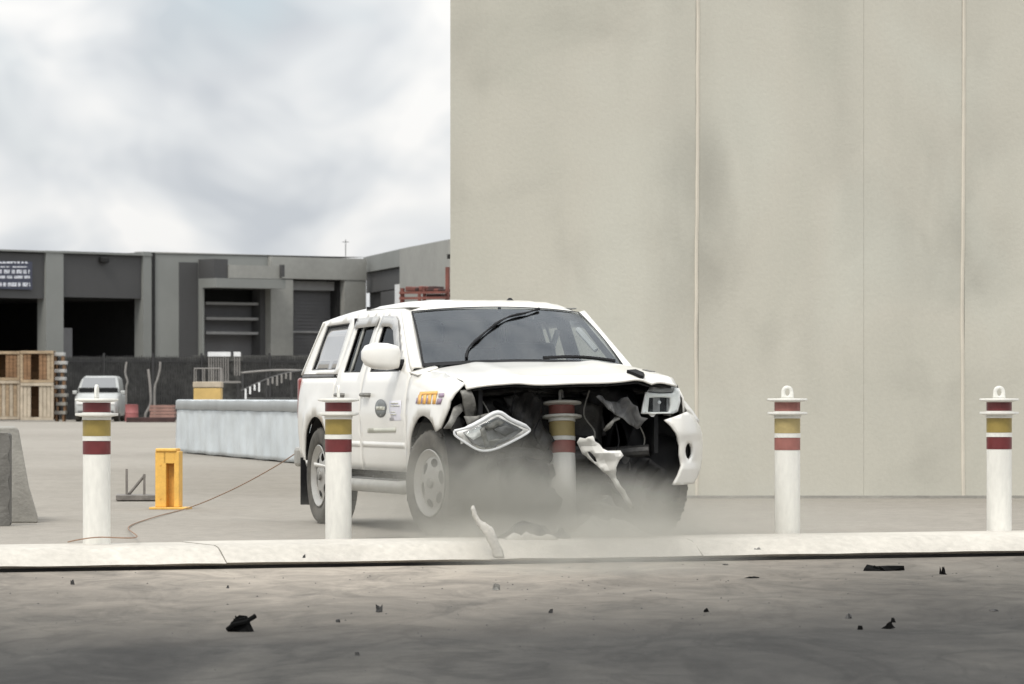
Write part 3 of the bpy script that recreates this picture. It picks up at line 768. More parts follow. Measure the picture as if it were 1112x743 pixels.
# wooden crates stacked two high
def crate(px0, px1, y0, y1, Y, label, woods, style):
    w = (px1-px0)/FP*Y; h = (y1-y0)/FP*Y; zb = CAMZ-(y1-HY)/FP*Y
    t = empty('wooden_crate', (((px0+px1)/2-CX)/FP*Y, Y+0.55, zb)); tag(t, label, 'crate', 'wooden crates stacked in the yard')
    fr_, pl_ = woods
    e_ = 0.11
    for sx_ in (-1, 1):
        for sy_ in (-1, 1):
            q = MB(); q.box((sx_*(w/2-e_/2), sy_*(0.55-e_/2), h/2), (e_, e_, h-0.02)); q.build('corner_post', M[fr_], t, smooth=0)
    for z in (0.06, h-0.06):
        q = MB(); q.box((0, -0.55-0.02, z), (w-0.01, 0.04, 0.12)); q.build('rail', M[fr_], t, smooth=0)
    n = 7; rr = random.Random(int(px0*3+y0))
    pw = (w-0.24)/n
    for i in range(n):
        if style == 'gappy' and i in (2, 3): continue
        q = MB(); q.box((-w/2+0.12+pw*(i+0.5), -0.52+rr.uniform(-0.01, 0.01), h/2), (pw*0.88, 0.025, h-0.26)); q.build('plank', M[pl_ if rr.random() < 0.75 else fr_], t, smooth=0)
    q = MB(); q.box((0, 0.5, h/2), (w-0.24, 0.03, h-0.1)); q.box((-w/2+0.03, 0, h/2), (0.03, 0.86, h-0.12)); q.box((w/2-0.03, 0, h/2), (0.03, 0.86, h-0.12)); q.build('side_boards', M['wood_brown'], t, smooth=0)
    q = MB(); q.box((0, 0, h-0.012), (w-0.02, 1.05, 0.02)); q.build('lid', M[fr_], t, smooth=0)
    return t
crate(-14, 21.5, 413.5, 455.6, 186, 'tan plank crate at the bottom of the crate stack, cut by the frame edge', ('wood_pale', 'wood'), 'full')
crate(-14, 21.5, 381.5, 413.2, 186, 'brown gappy crate on top of the tan plank crate at the frame edge', ('wood', 'wood_brown'), 'gappy')
crate(22, 58, 416.0, 456.2, 185, 'pale greyish crate at the bottom, beside the stacked white blocks', ('wood_pale', 'wood_pale'), 'gappy')
crate(22, 58, 381.0, 415.7, 185, 'weathered wooden crate with a dark centre opening, upper one beside the white blocks', ('wood', 'wood_brown'), 'gappy')
# stack of white slabs on spacers
Y = 185.5
ys_ = [383.0, 392.3, 401.0, 409.5, 418.5, 427.5, 437, 446.5]
zs_ = [CAMZ-(y-HY)/FP*Y for y in ys_]
def slabx(i): return 64.6+(-0.8, 0.6, -1.5, 0.3, -1.0, 0.5, 1.5, 0.2)[i]
for i, y in enumerate(ys_):
    x = (slabx(i)-CX)/FP*Y
    q = MB(); q.box((x, Y+0.4, zs_[i]-0.07), ((11+(i % 3)*2)/FP*Y, 0.8, 0.15))
    zn = zs_[i+1] if i+1 < len(zs_) else 0.0
    sp = MB(); hh = zs_[i]-0.145-zn
    o = q.build('white_slab', M['slabc'] if i < 5 else M['concrete'], smooth=0, bevel=0.02)
    tag(o, 'white slab in the tall spaced stack beside the wooden crates', 'slab', 'white slabs stacked on spacers')
    for dx in (-0.14, 0.14): sp.box((x+dx, Y+0.4, zn+hh/2), (0.08, 0.7, max(hh, 0.02)-0.004))
    sp.build('spacer', M['wood_brown'], o, smooth=0)

# silver car facing the camera in front of the bays
cx_, Y = (104-CX)/FP*184, 184
sc = empty('silver_car', (cx_, Y, 0), 0)
tag(sc, 'silver parked car seen from the front behind the leftmost bollard', 'car')
def loft(mb, secs):   # secs: list of (y, [(x,z)...]) outlines of equal length
    n = len(secs[0][1]); vs = [(x, y, z) for y, o_ in secs for x, z in o_]
    fs = [(i*n+j, i*n+(j+1) % n, (i+1)*n+(j+1) % n, (i+1)*n+j) for i in range(len(secs)-1) for j in range(n)]
    fs += [tuple(range(n)), tuple((len(secs)-1)*n+j for j in range(n))]
    return mb.add(vs, fs)
def rr_(w, z0, z1, c=0.12):
    return [(-w, z0+c), (-w+c*0.5, z0), (w-c*0.5, z0), (w, z0+c), (w, z1-c), (w-c, z1), (-w+c, z1), (-w, z1-c)]
q = MB(); loft(q, [(-0.02, rr_(0.80, 0.30, 0.90)), (0.12, rr_(0.88, 0.24, 1.02)), (0.5, rr_(0.90, 0.24, 1.17)), (1.10, rr_(0.92, 0.24, 1.22)), (4.3, rr_(0.92, 0.24, 1.16)), (4.6, rr_(0.88, 0.34, 1.1))])
q.build('body', M['silver'], sc, smooth=50)
q = MB(); loft(q, [(1.26, rr_(0.86, 1.10, 1.40, 0.03)), (1.75, rr_(0.78, 1.12, 1.86)), (2.2, rr_(0.74, 1.12, 1.92)), (4.1, rr_(0.74, 1.12, 1.90)), (4.5, rr_(0.78, 1.12, 1.30))])
q.build('cabin', M['silver'], sc, smooth=50)
q = MB(); q.add([(-0.74, 1.28, 1.42), (0.74, 1.28, 1.42), (0.66, 1.70, 1.84), (-0.66, 1.70, 1.84)], [(0, 1, 2, 3)]); q.build('windscreen', M['wscreen'], sc, thick=0.02, smooth=0, offset=0)
q = MB(); q.box((0, -0.03, 0.68), (0.9, 0.06, 0.2)); q.build('grille', M['black'], sc, smooth=0)
q = MB(); q.box((0, -0.04, 0.40), (1.5, 0.06, 0.14)); q.build('bumper', M['dgrey'], sc, smooth=0, bevel=0.02)
q = MB(); q.box((0, 1.15, 1.32), (1.62, 0.2, 0.19)); q.build('cowl', M['black'], sc, smooth=0)
for sx_ in (-1, 1):
    q = MB(); q.box((sx_*0.63, 0.0, 0.80), (0.34, 0.12, 0.17)); q.build('headlight', M['chrome'], sc, smooth=0, bevel=0.03)
    q = MB(); q.box((sx_*1.0, 1.35, 1.22), (0.2, 0.1, 0.15)); q.build('mirror', M['silver'], sc, smooth=0, bevel=0.03)
    for y in (0.85, 3.7):
        wv = MB(); wv.lathe([(0.2, -0.11), (0.33, -0.11), (0.345, -0.08), (0.345, 0.08), (0.33, 0.11), (0.2, 0.11)], 24, 'x', Matrix.Translation((sx_*0.80, y, 0.345)), close=True)
        wv.build('tyre', M['rubber'], sc)
# pale leaning poles, red drum, faded pallet, dark beam
def pole(pts, Y, r, label):
    q = MB(); P_ = [px2w(x, y, Y) for x, y in pts]; P_[-1].z = max(P_[-1].z, 0.0)
    last = P_[-1].copy(); last.z = 0.0
    q.tube(bez(P_+([last] if P_[-1].z > 0.1 else []), 6), r, 6)
    tag(q.build('pale_pole', M['palepole'], smooth=60), label, 'pole', 'pale bent poles in the yard')
pole([(137.5, 393), (136, 405), (138.5, 415), (137, 423)], 186, 0.045, 'thin upright pale pole nearest the silver car')
pole([(174, 393), (173.5, 402), (171, 412), (168, 423)], 186.5, 0.05, 'tilted pale pole standing above the faded red timber stack')
pole([(161, 401), (163, 420), (163.5, 438), (158, 450)], 184.5, 0.055, 'longest pale pole with a kinked foot between the red drum and the timber stack')
d_ = px2w(143, 457.5, 184); q = MB(); q.lathe([(0.0, 0.0), (0.27, 0.0), (0.29, 0.05), (0.27, 0.35), (0.29, 0.37), (0.27, 0.40), (0.27, 0.68), (0.29, 0.72), (0.0, 0.73)], 20, 'z', Matrix.Translation((d_.x, d_.y, 0)))
tag(q.build('red_drum', M['redball']), 'faded red drum on the ground right of the silver car', 'drum')
ts = empty('timber_stack', ((177-CX)/FP*182, 182, 0)); tag(ts, 'faded red timber stack beside the left end of the wrapped barrier', 'timber stack')
for i in range(5):
    q = MB(); q.box((0.02*((i*7) % 3-1), 0, 0.12+0.13*i), (1.0, 1.2, 0.11)); q.build('timber', M['pink'] if i % 2 else M['wood_pale'] if i == 3 else M['pink'], ts, smooth=0)
for x in (-0.4, 0.4):
    q = MB(); q.box((x, 0, 0.03), (0.1, 1.2, 0.06)); q.build('bearer', M['wood_brown'], ts, smooth=0)
q = MB(); q.box(((164-CX)/FP*180, 180, 0.10), (2.0, 0.25, 0.20)); tag(q.build('dark_beam', M['rustd'], smooth=0, bevel=0.02), 'long dark rusty beam on the ground below the faded timber stack', 'beam')

# ================================================================== the crashed vehicle
# own axes: x forward, y to the picture's right, z up; origin on the ground under the front axle
PSI = R(16.8); O = Vector((0.241, 32.25, 0.0))
fx, fy = math.sin(PSI), -math.cos(PSI); rx, ry = math.cos(PSI), math.sin(PSI)
car = empty('crashed_pickup', O, PSI-R(90))
tag(car, 'white dual cab pickup with a canopy, its front end smashed open around a bollard', 'pickup')
def at_x(px, py, xl):
    """point of the photo's ray in the vehicle's cross plane x = xl"""
    k_ = (px-CX)/FP
    y = (k_*(O.y+xl*fy)-O.x-xl*fx)/(rx-k_*ry)
    Yw = O.y+xl*fy+y*ry
    return Vector((xl, y, CAMZ-(py-HY)/FP*Yw))
def sstep(a, b, x):
    t = max(0, min(1, (x-a)/(b-a))); return t*t*(3-2*t)
def bonnet_z(x): return 1.20-0.075*max(0, min(1, (x+0.42)/1.04))**1.5
def Wd(x, z):
    """half width of the body side"""
    w = 0.905
    if x > 0.25: w -= 0.10*((x-0.25)/0.6)**2
    if x < -3.4: w -= 0.05*((-3.4-x)/0.6)**2
    if z < 0.75: w -= 0.045*((0.75-z)/0.35)**2
    if z > 0.95: w -= 0.035*min(1, (z-0.95)/0.23)**1.6
    if z > 1.18: w -= (z-1.18)*0.315+0.10*max(0, z-1.45)**2
    w += 0.006*math.exp(-((z-0.87)/0.02)**2)-0.008*math.exp(-((z-0.64)/0.07)**2)
    k_ = sstep(-0.62, -0.25, x); zt = bonnet_z(x)
    if k_ > 0 and z > zt-0.17:
        t = min(1, (z-(zt-0.17))/0.17); w -= k_*0.125*(1-math.sqrt(max(0, 1-t*t)))
    for ax_ in (0.0, -3.2):
        d = math.hypot(x-ax_, z-0.38)
        if z > 0.3: w += 0.022*math.exp(-((d-0.53)/0.075)**2)
    return w
def on_side(px, py):
    """(x, z) of the point of the visible flank seen at a photo pixel"""
    k_ = (px-CX)/FP; x, z = -1.0, 1.0
    for _ in range(12):
        y = -Wd(x, z)
        # (O.x + x fx + y rx) = k (O.y + x fy + y ry)
        x = (k_*(O.y+y*ry)-O.x-y*rx)/(fx-k_*fy)
        z = CAMZ-(py-HY)/FP*(O.y+x*fy+y*ry)
    return (x, z)
def side(s, off=0.0): return lambda a, c: (a, s*(Wd(a, c)+off), c)

ARC_F = 0.485; ARC_R = 0.465
BOT = 0.45
fender_near = [(-0.532, BOT), (-0.532, 1.185), (-0.42, 1.195), (0.0, 1.18), (0.35, 1.145), (0.60, 1.105), (0.585, 1.03), (0.545, 0.975), (0.53, 0.93), (0.475, 0.86), (0.415, 0.785), (0.36, 0.765)] + \
              [p for p in arc(0, 0.385, ARC_F, 50, 172, 18)]
fender_far = [(-0.535, BOT), (-0.535, 1.185), (-0.42, 1.195), (0.0, 1.18), (0.35, 1.145), (0.52, 1.12), (0.60, 1.0), (0.56, 0.86), (0.47, 0.80), (0.40, 0.70)] + \
             [p for p in arc(0, 0.385, ARC_F, 40, 172, 18)]
door_f = [(-0.548, BOT), (-0.548, 1.185), (-0.70, 1.262), (-1.18, 1.555), (-1.32, 1.625), (-1.40, 1.648), (-1.843, 1.655), (-1.853, BOT)]
hole_f = [(-0.88, 1.195), (-0.96, 1.30), (-1.22, 1.475), (-1.34, 1.565), (-1.42, 1.59), (-1.755, 1.60), (-1.735, 1.195)]
door_r = [(-1.868, BOT), (-1.858, 1.655), (-2.60, 1.65), (-2.665, 1.20), (-2.68, 0.9), (-2.68, 0.62), (-2.60, BOT)]
hole_r = [(-2.00, 1.195), (-1.975, 1.60), (-2.50, 1.592), (-2.52, 1.195)]
bed = [(-2.61, BOT), (-2.69, 0.62), (-2.69, 1.155), (-4.0, 1.155), (-4.04, 0.9), (-4.02, 0.52), (-3.70, 0.50)] + arc(-3.2, 0.385, ARC_R, 8, 172, 20)
canopy = [(-2.675, 1.185), (-2.62, 1.65), (-3.55, 1.612), (-3.74, 1.575), (-4.0, 1.19)]
hole_c = [on_side(*p) for p in ((337.5, 402.5), (364, 401.5), (380, 350.5), (355, 354))]
for s, sn in ((-1, 'near'), (1, 'far')):
    out_ = (0, s, 0)
    sheet_obj('front_fender', fender_near if s < 0 else fender_far, [], side(s), M['paint'], car, outward=out_)
    df = sheet_obj('front_door', door_f, [hole_f], side(s), M['paint'], car, outward=out_)
    dr = sheet_obj('rear_door', door_r, [hole_r], side(s), M['paint'], car, outward=out_)
    sheet_obj('bed_side', bed, [], side(s), M['paint'], car, outward=out_)
    cp = sheet_obj('canopy_side', canopy, [hole_c], side(s), M['paint'], car, outward=out_)
    sheet_obj('canopy_trim', [(-2.80, 1.158), (-2.80, 1.182), (-4.0, 1.182), (-4.0, 1.158)], [], side(s, -0.001), M['dgrey'], car, outward=out_, thick=0.02)
    def grow(h, k_):
        c = (sum(p[0] for p in h)/len(h), sum(p[1] for p in h)/len(h))
        return [(c[0]+(p[0]-c[0])*k_, c[1]+(p[1]-c[1])*k_) for p in h]
    for dd, h, gm in ((df, hole_f, 'sglass'), (dr, hole_r, 'sglass'), (cp, hole_c, 'canopy_glass')):
        sheet_obj('window_glass', grow(h, 1.03), [], side(s, -0.020), M[gm], dd, thick=(0.0 if gm == 'sglass' else 0.006), outward=out_, step=0.09)
        sheet_obj('window_seal', grow(h, 1.02), [grow(h, 0.94 if dd is not cp else 0.955)], side(s, -0.009), M['black' if dd is not cp else 'dgrey'], dd, thick=0.008, outward=out_)
    # rear quarter divider bar in the rear door window
    sheet_obj('window_bar', [(-2.325, 1.195), (-2.315, 1.597), (-2.345, 1.597), (-2.355, 1.195)], [], side(s, -0.008), M['lining'], dr, thick=0.014, outward=out_)
    # weather shields over the door windows
    sheet_obj('weather_shield', [(-0.98, 1.345), (-1.20, 1.505), (-1.32, 1.585), (-1.42, 1.615), (-1.80, 1.625), (-1.80, 1.545), (-1.50, 1.540), (-1.36, 1.51), (-1.20, 1.40), (-1.06, 1.30)], [], side(s, 0.014), M['visor'], df, thick=0.006, outward=out_)
    sheet_obj('weather_shield', [(-1.90, 1.625), (-2.54, 1.617), (-2.56, 1.54), (-1.90, 1.55)], [], side(s, 0.014), M['visor'], dr, thick=0.006, outward=out_)
    for dd, xh in ((df, -1.66), (dr, -2.44)):
        q = MB(); y = s*(Wd(xh, 1.02)+0.03)
        q.tube([(xh-0.09, s*(Wd(xh, 1.02)-0.01), 1.02), (xh-0.07, y, 1.022), (xh+0.07, y, 1.022), (xh+0.09, s*(Wd(xh, 1.02)-0.01), 1.02)], 0.016, 8)
        q.build('handle', M['bracket'], dd)
    # dark inner shell closing the panel gaps
    low = [(-0.53, 0.47), (-0.53, 1.17), (-4.0, 1.17), (-4.0, 0.55), (-3.70, 0.52)]+arc(-3.2, 0.385, ARC_R+0.01, 12, 168, 14)+[(-2.7, 0.47)]
    sheet_obj('inner_shell', low, [], side(s, -0.024), M['black'], car, outward=out_, step=0.12)
    up = [(-0.60, 1.195), (-1.30, 1.60), (-1.42, 1.64), (-3.55, 1.60), (-3.95, 1.195)]
    sheet_obj('inner_shell', up, [hole_f, hole_r, hole_c], side(s, -0.032), M['black'], car, outward=out_, step=0.12)
    sheet_obj('side_moulding', [(-0.60, 0.625), (-0.60, 0.668), (-1.82, 0.668), (-1.82, 0.625)], [], side(s, 0.0035), M['paint'], df, outward=out_, thick=0.005)
    sheet_obj('side_moulding', [(-1.89, 0.625), (-1.89, 0.668), (-2.64, 0.668), (-2.64, 0.625)], [], side(s, 0.0035), M['paint'], dr, outward=out_, thick=0.005)
    # side step
    q = MB(); yy = s*0.88
    q.tube([(-0.50, s*0.70, 0.42), (-0.56, yy-s*0.02, 0.345), (-0.70, yy, 0.335), (-2.45, yy, 0.335), (-2.58, yy-s*0.02, 0.345), (-2.64, s*0.70, 0.42)], 0.052, 14)
    st_ = q.build('side_step', M['step'], car)
    for x in (-0.95, -1.55, -2.2):
        q = MB(); q.box((x, s*0.75, 0.39), (0.06, 0.26, 0.05)); q.build('step_bracket', M['black'], st_, smooth=0)
    q = MB(); q.box((-1.6, s*0.866, 0.388), (1.7, 0.07, 0.012)); q.build('tread_strip', M['dgrey'], st_, smooth=0)
    # wheel liners
    for axl, rr in ((0, 0.5), (-3.2, 0.49)):
        q = MB(); q.grid(lambda u, v: (axl+rr*math.cos(math.pi*(u*1.15-0.075)), s*(0.50+0.37*v), 0.39+rr*math.sin(math.pi*(u*1.15-0.075))), 20, 2)
        q.build('wheel_liner', M['black'], car, thick=0.01)
    q = MB(); q.box((-3.70, s*0.78, 0.33), (0.02, 0.26, 0.38)); q.build('mud_flap', M['black'], car, smooth=0, bevel=0.004)
    q = MB(); q.box((-0.52, s*0.78, 0.36), (0.02, 0.24, 0.24)); q.build('mud_flap', M['black'], car, smooth=0, bevel=0.004)
    # A-pillar strip
    def pil(u, v):
        a = Vector((-0.52, s*0.775, 1.225)).lerp(Vector((-1.255, s*0.655, 1.650)), u)
        xq, zq = -0.55-0.80*u, 1.19+0.455*u
        b = Vector((xq, s*Wd(xq, zq), zq))
        p = a.lerp(b, v); p += Vector((0.25, s*0.6, 0.35))*0.05*math.sin(math.pi*v)
        return p
    q = MB(); q.grid(pil, 12, 6); q.build('pillar', M['paint'], car, thick=0.012, smooth=60)
    # cowl corner between pillar foot, bonnet and fender
    q = MB(); q.grid(lambda u, v: Vector((-0.555+0.16*u, s*(0.70+0.175*v-0.02*u*v), 1.225+0.02*(1-v)-0.035*v-0.02*u)), 4, 4); q.build('cowl_corner', M['paint'], car, thick=0.01, smooth=60)
    # tail lamps
    q = MB(); q.box((-4.005, s*0.79, 0.99), (0.07, 0.13, 0.34)); q.build('tail_light', M['taillamp'], car, smooth=0, bevel=0.02)
    # mirrors
    if s > 0: continue
    mr_t = empty('mirror', (-0.86, s*0.86, 1.245)); mr_t.parent = car
    q = MB()
    secs = []
    for t, (yy, hz, hx, zc) in enumerate(((0.0, 0.06, 0.035, 0.05), (0.02, 0.085, 0.06, 0.055), (0.10, 0.100, 0.085, 0.06), (0.20, 0.098, 0.085, 0.065), (0.26, 0.075, 0.07, 0.068), (0.285, 0.035, 0.04, 0.07))):
        ring = []
        for i in range(20):
            a = 2*math.pi*i/20; ca, sa = math.cos(a), math.sin(a)
            ring.append((hx*math.copysign(abs(ca)**0.6, ca)+0.02*math.sin(math.pi*t/5), s*(yy+0.005), zc+hz*math.copysign(abs(sa)**0.6, sa)))
        secs.append(ring)
    vs = [p for r_ in secs for p in r_]; n = 20
    fs = [(i*n+j, i*n+(j+1) % n, (i+1)*n+(j+1) % n, (i+1)*n+j) for i in range(5) for j in range(n)]+[tuple(range(n)), tuple(5*n+j for j in range(n))]
    q.add(vs, fs); q.build('mirror_shell', M['paint'], mr_t, smooth=70)
    q = MB(); q.tube([(0.02, -s*0.10, -0.005), (0.01, s*0.03, 0.0), (0.0, s*0.10, 0.02)], [0.05, 0.042, 0.04], 10); q.build('mirror_arm', M['black'], mr_t)
    q = MB(); q.box((-0.072, s*0.14, 0.06), (0.012, 0.2, 0.14)); q.build('mirror_glass', M['wscreen'], mr_t, smooth=0)

# roof
def roof(xa, xb, za, zb, name, rear_drop=0.0):
    def fn(u, v):
        x = xa+(xb-xa)*u; t = 2*v-1
        ze = 1.65 if x > -2.62 else 1.65-0.041*(-2.62-x)
        ye = Wd(x, ze)-0.001
        zc = za+(zb-za)*u+0.018*math.sin(math.pi*u)
        zz = zc-(zc-ze)*abs(t)**4.5
        if name == 'roof':
            front = (1-min(1, u/0.16))**2
            x2 = x+0.10*(1-t*t)*(1-min(1, u/0.5))-0.07*abs(t)**6*(1-min(1, u*1.5)); zz -= 0.05*front*(1-0.6*abs(t)**4)
            if abs(t) < 0.8 and u > 0.05: zz += 0.006*math.sin(t*18)**2
            return (x2, t*ye, zz)
        return (x, t*ye, zz)
    q = MB(); q.grid(fn, 30, 32); return q.build(name, M['paint'], car, thick=0.015, smooth=60)
roof(-1.27, -2.615, 1.725, 1.735, 'roof')
roof(-2.63, -3.62, 1.728, 1.69, 'canopy_roof')
q = MB(); q.grid(lambda u, v: (-3.62-0.36*u, (2*v-1)*(0.745+0.09*u), 1.69-0.50*u-(0.085*(1-u))*abs(2*v-1)**4), 10, 12); q.build('canopy_back', M['paint'], car, thick=0.015, smooth=60)
q = MB(); q.grid(lambda u, v: (-3.675-0.26*u, (2*v-1)*(0.60+0.05*u), 1.63-0.36*u), 4, 4); q.build('rear_window', M['canopy_glass'], car, thick=0.006)
q = MB(); q.grid(lambda u, v: (-4.02, (2*v-1)*0.74, 0.60+0.58*u), 3, 3); q.build('tailgate', M['paint'], car, thick=0.03)
q = MB(); q.box((-4.10, 0, 0.52), (0.16, 1.7, 0.16)); q.build('rear_bumper', M['step'], car, smooth=0, bevel=0.03)
q = MB(); q.tube([(-4.05, -0.62, 0.44), (-4.22, -0.66, 0.47), (-4.23, -0.70, 0.60)], 0.024, 8); q.tube([(-4.05, 0.0, 0.44), (-4.28, 0, 0.46)], 0.035, 8); q.build('tow_bar', M['chrome'], car)
q = MB(); q.lathe([(0.0, -0.012), (0.02, -0.012), (0.03, 0.0), (0.012, 0.02), (0, 0.022)], 12, 'z', Matrix.Translation((-1.55, 0.20, 1.742))); q.build('roof_antenna', M['black'], car)

# windscreen
def ws(u, v):
    t = 2*v-1
    bot = Vector((-0.52+0.17*(1-t*t), 0.785*t, 1.225+0.03*(1-t*t)))
    top = Vector((-1.265+0.11*(1-t*t), 0.665*t, 1.648+0.036*(1-t*t)))
    p = bot.lerp(top, u); p += Vector((0.5, 0, 0.85))*0.022*math.sin(math.pi*u)
    return p
q = MB(); q.grid(lambda u, v: ws(u, v), 14, 20); wsc = q.build('windscreen', M['glass'], car, smooth=60)
q = MB()
def band(u0, u1, v0, v1, nu, nv):
    q.grid(lambda a, c: ws(u0+(u1-u0)*a, v0+(v1-v0)*c)+Vector((0.003, 0, 0.005)), nu, nv)
band(0.975, 1.0, 0, 1, 1, 20); band(0, 0.975, 0, 0.010, 14, 1); band(0, 0.975, 0.990, 1, 14, 1); band(0, 0.05, 0.010, 0.990, 1, 20)
q.build('windscreen_border', M['black'], wsc, smooth=60)
# wiper arm thrown upright across the glass
wp = []
for (px, py) in ((504, 392), (511, 380), (521, 367), (535, 355), (552, 347), (570, 342), (584, 338.5)):
    best = None
    for i in range(41):
        for j in range(41):
            p = ws(i/40, j/40); Yw = O.y+p.x*fy+p.y*ry; qx = CX+FP*(O.x+p.x*fx+p.y*rx)/Yw; qy = HY-FP*(p.z-CAMZ)/Yw
            d = (qx-px)**2+(qy-py)**2
            if best is None or d < best[0]: best = (d, p)
    wp.append(best[1]+Vector((0.008, 0, 0.014)))
q = MB(); pts = bez(wp, 5); q.tube(pts, [0.009+0.003*math.sin(i*0.9) for i in range(len(pts))], 8); q.build('wiper', M['black'], car)
q = MB(); pts = [ws(0.02+0.03*math.sin(t*3), 0.56+0.38*t)+Vector((0.03, 0, 0.03)) for t in [i/10 for i in range(11)]]; q.tube(pts, 0.014, 6); q.build('wiper', M['black'], car)

# bonnet, buckled upwards by the impact
def bon(u, v):
    t = 2*v-1
    x = -0.44+0.10*(1-t*t)+(1.10+0.07*(1-t*t)-0.04*max(0, -t))*u
    hw = 0.765+0.015*u+0.015*max(0, t)*u
    z = bonnet_z(min(x, 0.62))+0.012
    hump = 0.055*(1-abs(t)**2.2)*(1-0.55*u)+0.035*sstep(-0.3, 0.9, t)*(1-u*0.4)*sstep(0, 0.2, u)
    rid = 0.012*math.exp(-((abs(t)-0.55)/0.09)**2)*(1-0.4*u)
    buck = (0.010*math.sin(5.2*u+3*t)*sstep(0.2, 0.6, u)+0.004*math.sin(9*t+2*u)*u*u)*(1-t*t)
    lip = -0.05*sstep(0.90, 1.0, u)
    edge = -0.02*abs(t)**8
    crease = -0.02*math.exp(-((t-0.72)/0.05)**2)*sstep(0.55, 0.9, u)
    return (x, t*hw, z+hump+rid+buck+lip+edge+crease)
q = MB(); q.grid(bon, 40, 44); bn = q.build('bonnet', M['paint'], car, thick=0.014, smooth=50)
q = MB(); q.grid(lambda u, v: Vector(bon(0.03+0.95*u, 0.03+0.94*v))-Vector((0, 0, 0.03)), 16, 16); q.build('bonnet_liner', M['black'], bn, thick=0.01, smooth=60)

# ---- wrecked front
def jag(poly, amp=1.3, step=3.0, seed=1):
    """breaks the straight edges of an outline into a ragged tear"""
    rr = random.Random(seed); o = []
    for p in dense(poly, step): o.append((p[0]+rr.uniform(-amp, amp), p[1]+rr.uniform(-amp, amp)))
    return o
def patch(name, px_poly, xl, m, thick=0.02, parent=car, bend=None, holes=(), step=0.03, outward=(1, 0, 0), smooth=40):
    """a torn sheet drawn by its outline in the cross plane x = xl, then bent"""
    def solve(px, py):
        p = at_x(px, py, xl)
        for _ in range(8):
            if bend: p = at_x(px, py, xl+bend(p.y, p.z))
        return p
    P_ = [solve(px, py) for px, py in px_poly]
    H_ = [[(lambda q_: (q_.y, q_.z))(solve(px, py)) for px, py in h] for h in holes]
    fn = (lambda a, c: (xl+(bend(a, c) if bend else 0), a, c))
    return sheet_obj(name, [(p.y, p.z) for p in P_], H_, fn, m, parent, thick=thick, outward=outward, step=step, smooth=smooth)
# engine bay: black boxes open to the front
q = MB()
q.box((-0.36, 0, 0.78), (0.04, 1.5, 0.80)); q.box((0.12, -0.66, 0.86), (0.92, 0.03, 0.52)); q.box((0.12, 0.66, 0.86), (0.92, 0.03, 0.52)); q.box((-0.1, 0, 0.42), (0.9, 1.1, 0.04))
q.build('engine_bay', M['black'], car, smooth=0)
q = MB(); q.box((-0.05, -0.02, 0.80), (0.5, 0.46, 0.42)); q.box((0.0, 0.02, 1.03), (0.42, 0.38, 0.06))
for i in range(4): q.tube([(-0.2+0.13*i, 0.2, 0.95), (-0.2+0.13*i, 0.36, 0.9), (-0.18+0.13*i, 0.38, 0.72)], 0.025, 8)
q.build('engine', M['greasy'], car, smooth=40, bevel=0.015)
q = MB(); q.grid(lambda u, v: (0.30-0.10*math.exp(-((v-0.42)/0.16)**2)+0.02*math.sin(u*9), -0.56+0.90*v, 0.50+0.50*u), 8, 20); q.build('radiator', M['greasy'], car, thick=0.04)
q = MB(); q.tube([(0.30, -0.74, 1.02), (0.34, -0.35, 1.05), (0.22, 0.08, 1.05), (0.34, 0.45, 1.06), (0.40, 0.74, 1.04)], 0.028, 8); q.build('radiator_support', M['greasy'], car)
q = MB(); q.tube([(0.52, -0.62, 0.62), (0.46, -0.30, 0.60), (0.28, 0.02, 0.57), (0.42, 0.35, 0.60), (0.54, 0.62, 0.62)], 0.045, 10); q.build('bumper_beam', M['greasy'], car)
for s in (-1, 1):
    q = MB(); q.box((-0.1, s*0.45, 0.52), (1.2, 0.09, 0.13)); q.build('chassis_rail', M['greasy'], car, smooth=0, bevel=0.01)
    q = MB(); q.tube([(0.0, s*0.42, 0.42), (0.0, s*0.78, 0.38)], 0.035, 8); q.build('suspension_arm', M['greasy'], car)
q = MB(); q.tube(bez([(0.25, -0.5, 0.98), (0.40, -0.42, 0.9), (0.36, -0.40, 0.75), (0.40, -0.45, 0.55)], 6), 0.022, 8); q.build('hose', M['black'], car)
q = MB(); q.tube(bez([(0.1, 0.5, 1.0), (0.2, 0.46, 0.86), (0.15, 0.42, 0.6), (0.2, 0.45, 0.45)], 6), 0.024, 8); q.build('hose', M['black'], car)
q = MB(); q.tube(bez([(0.3, -0.6, 0.9), (0.5, -0.5, 0.7), (0.48, -0.35, 0.5), (0.55, -0.3, 0.3)], 6), 0.012, 6); q.build('hose', M['black'], car)

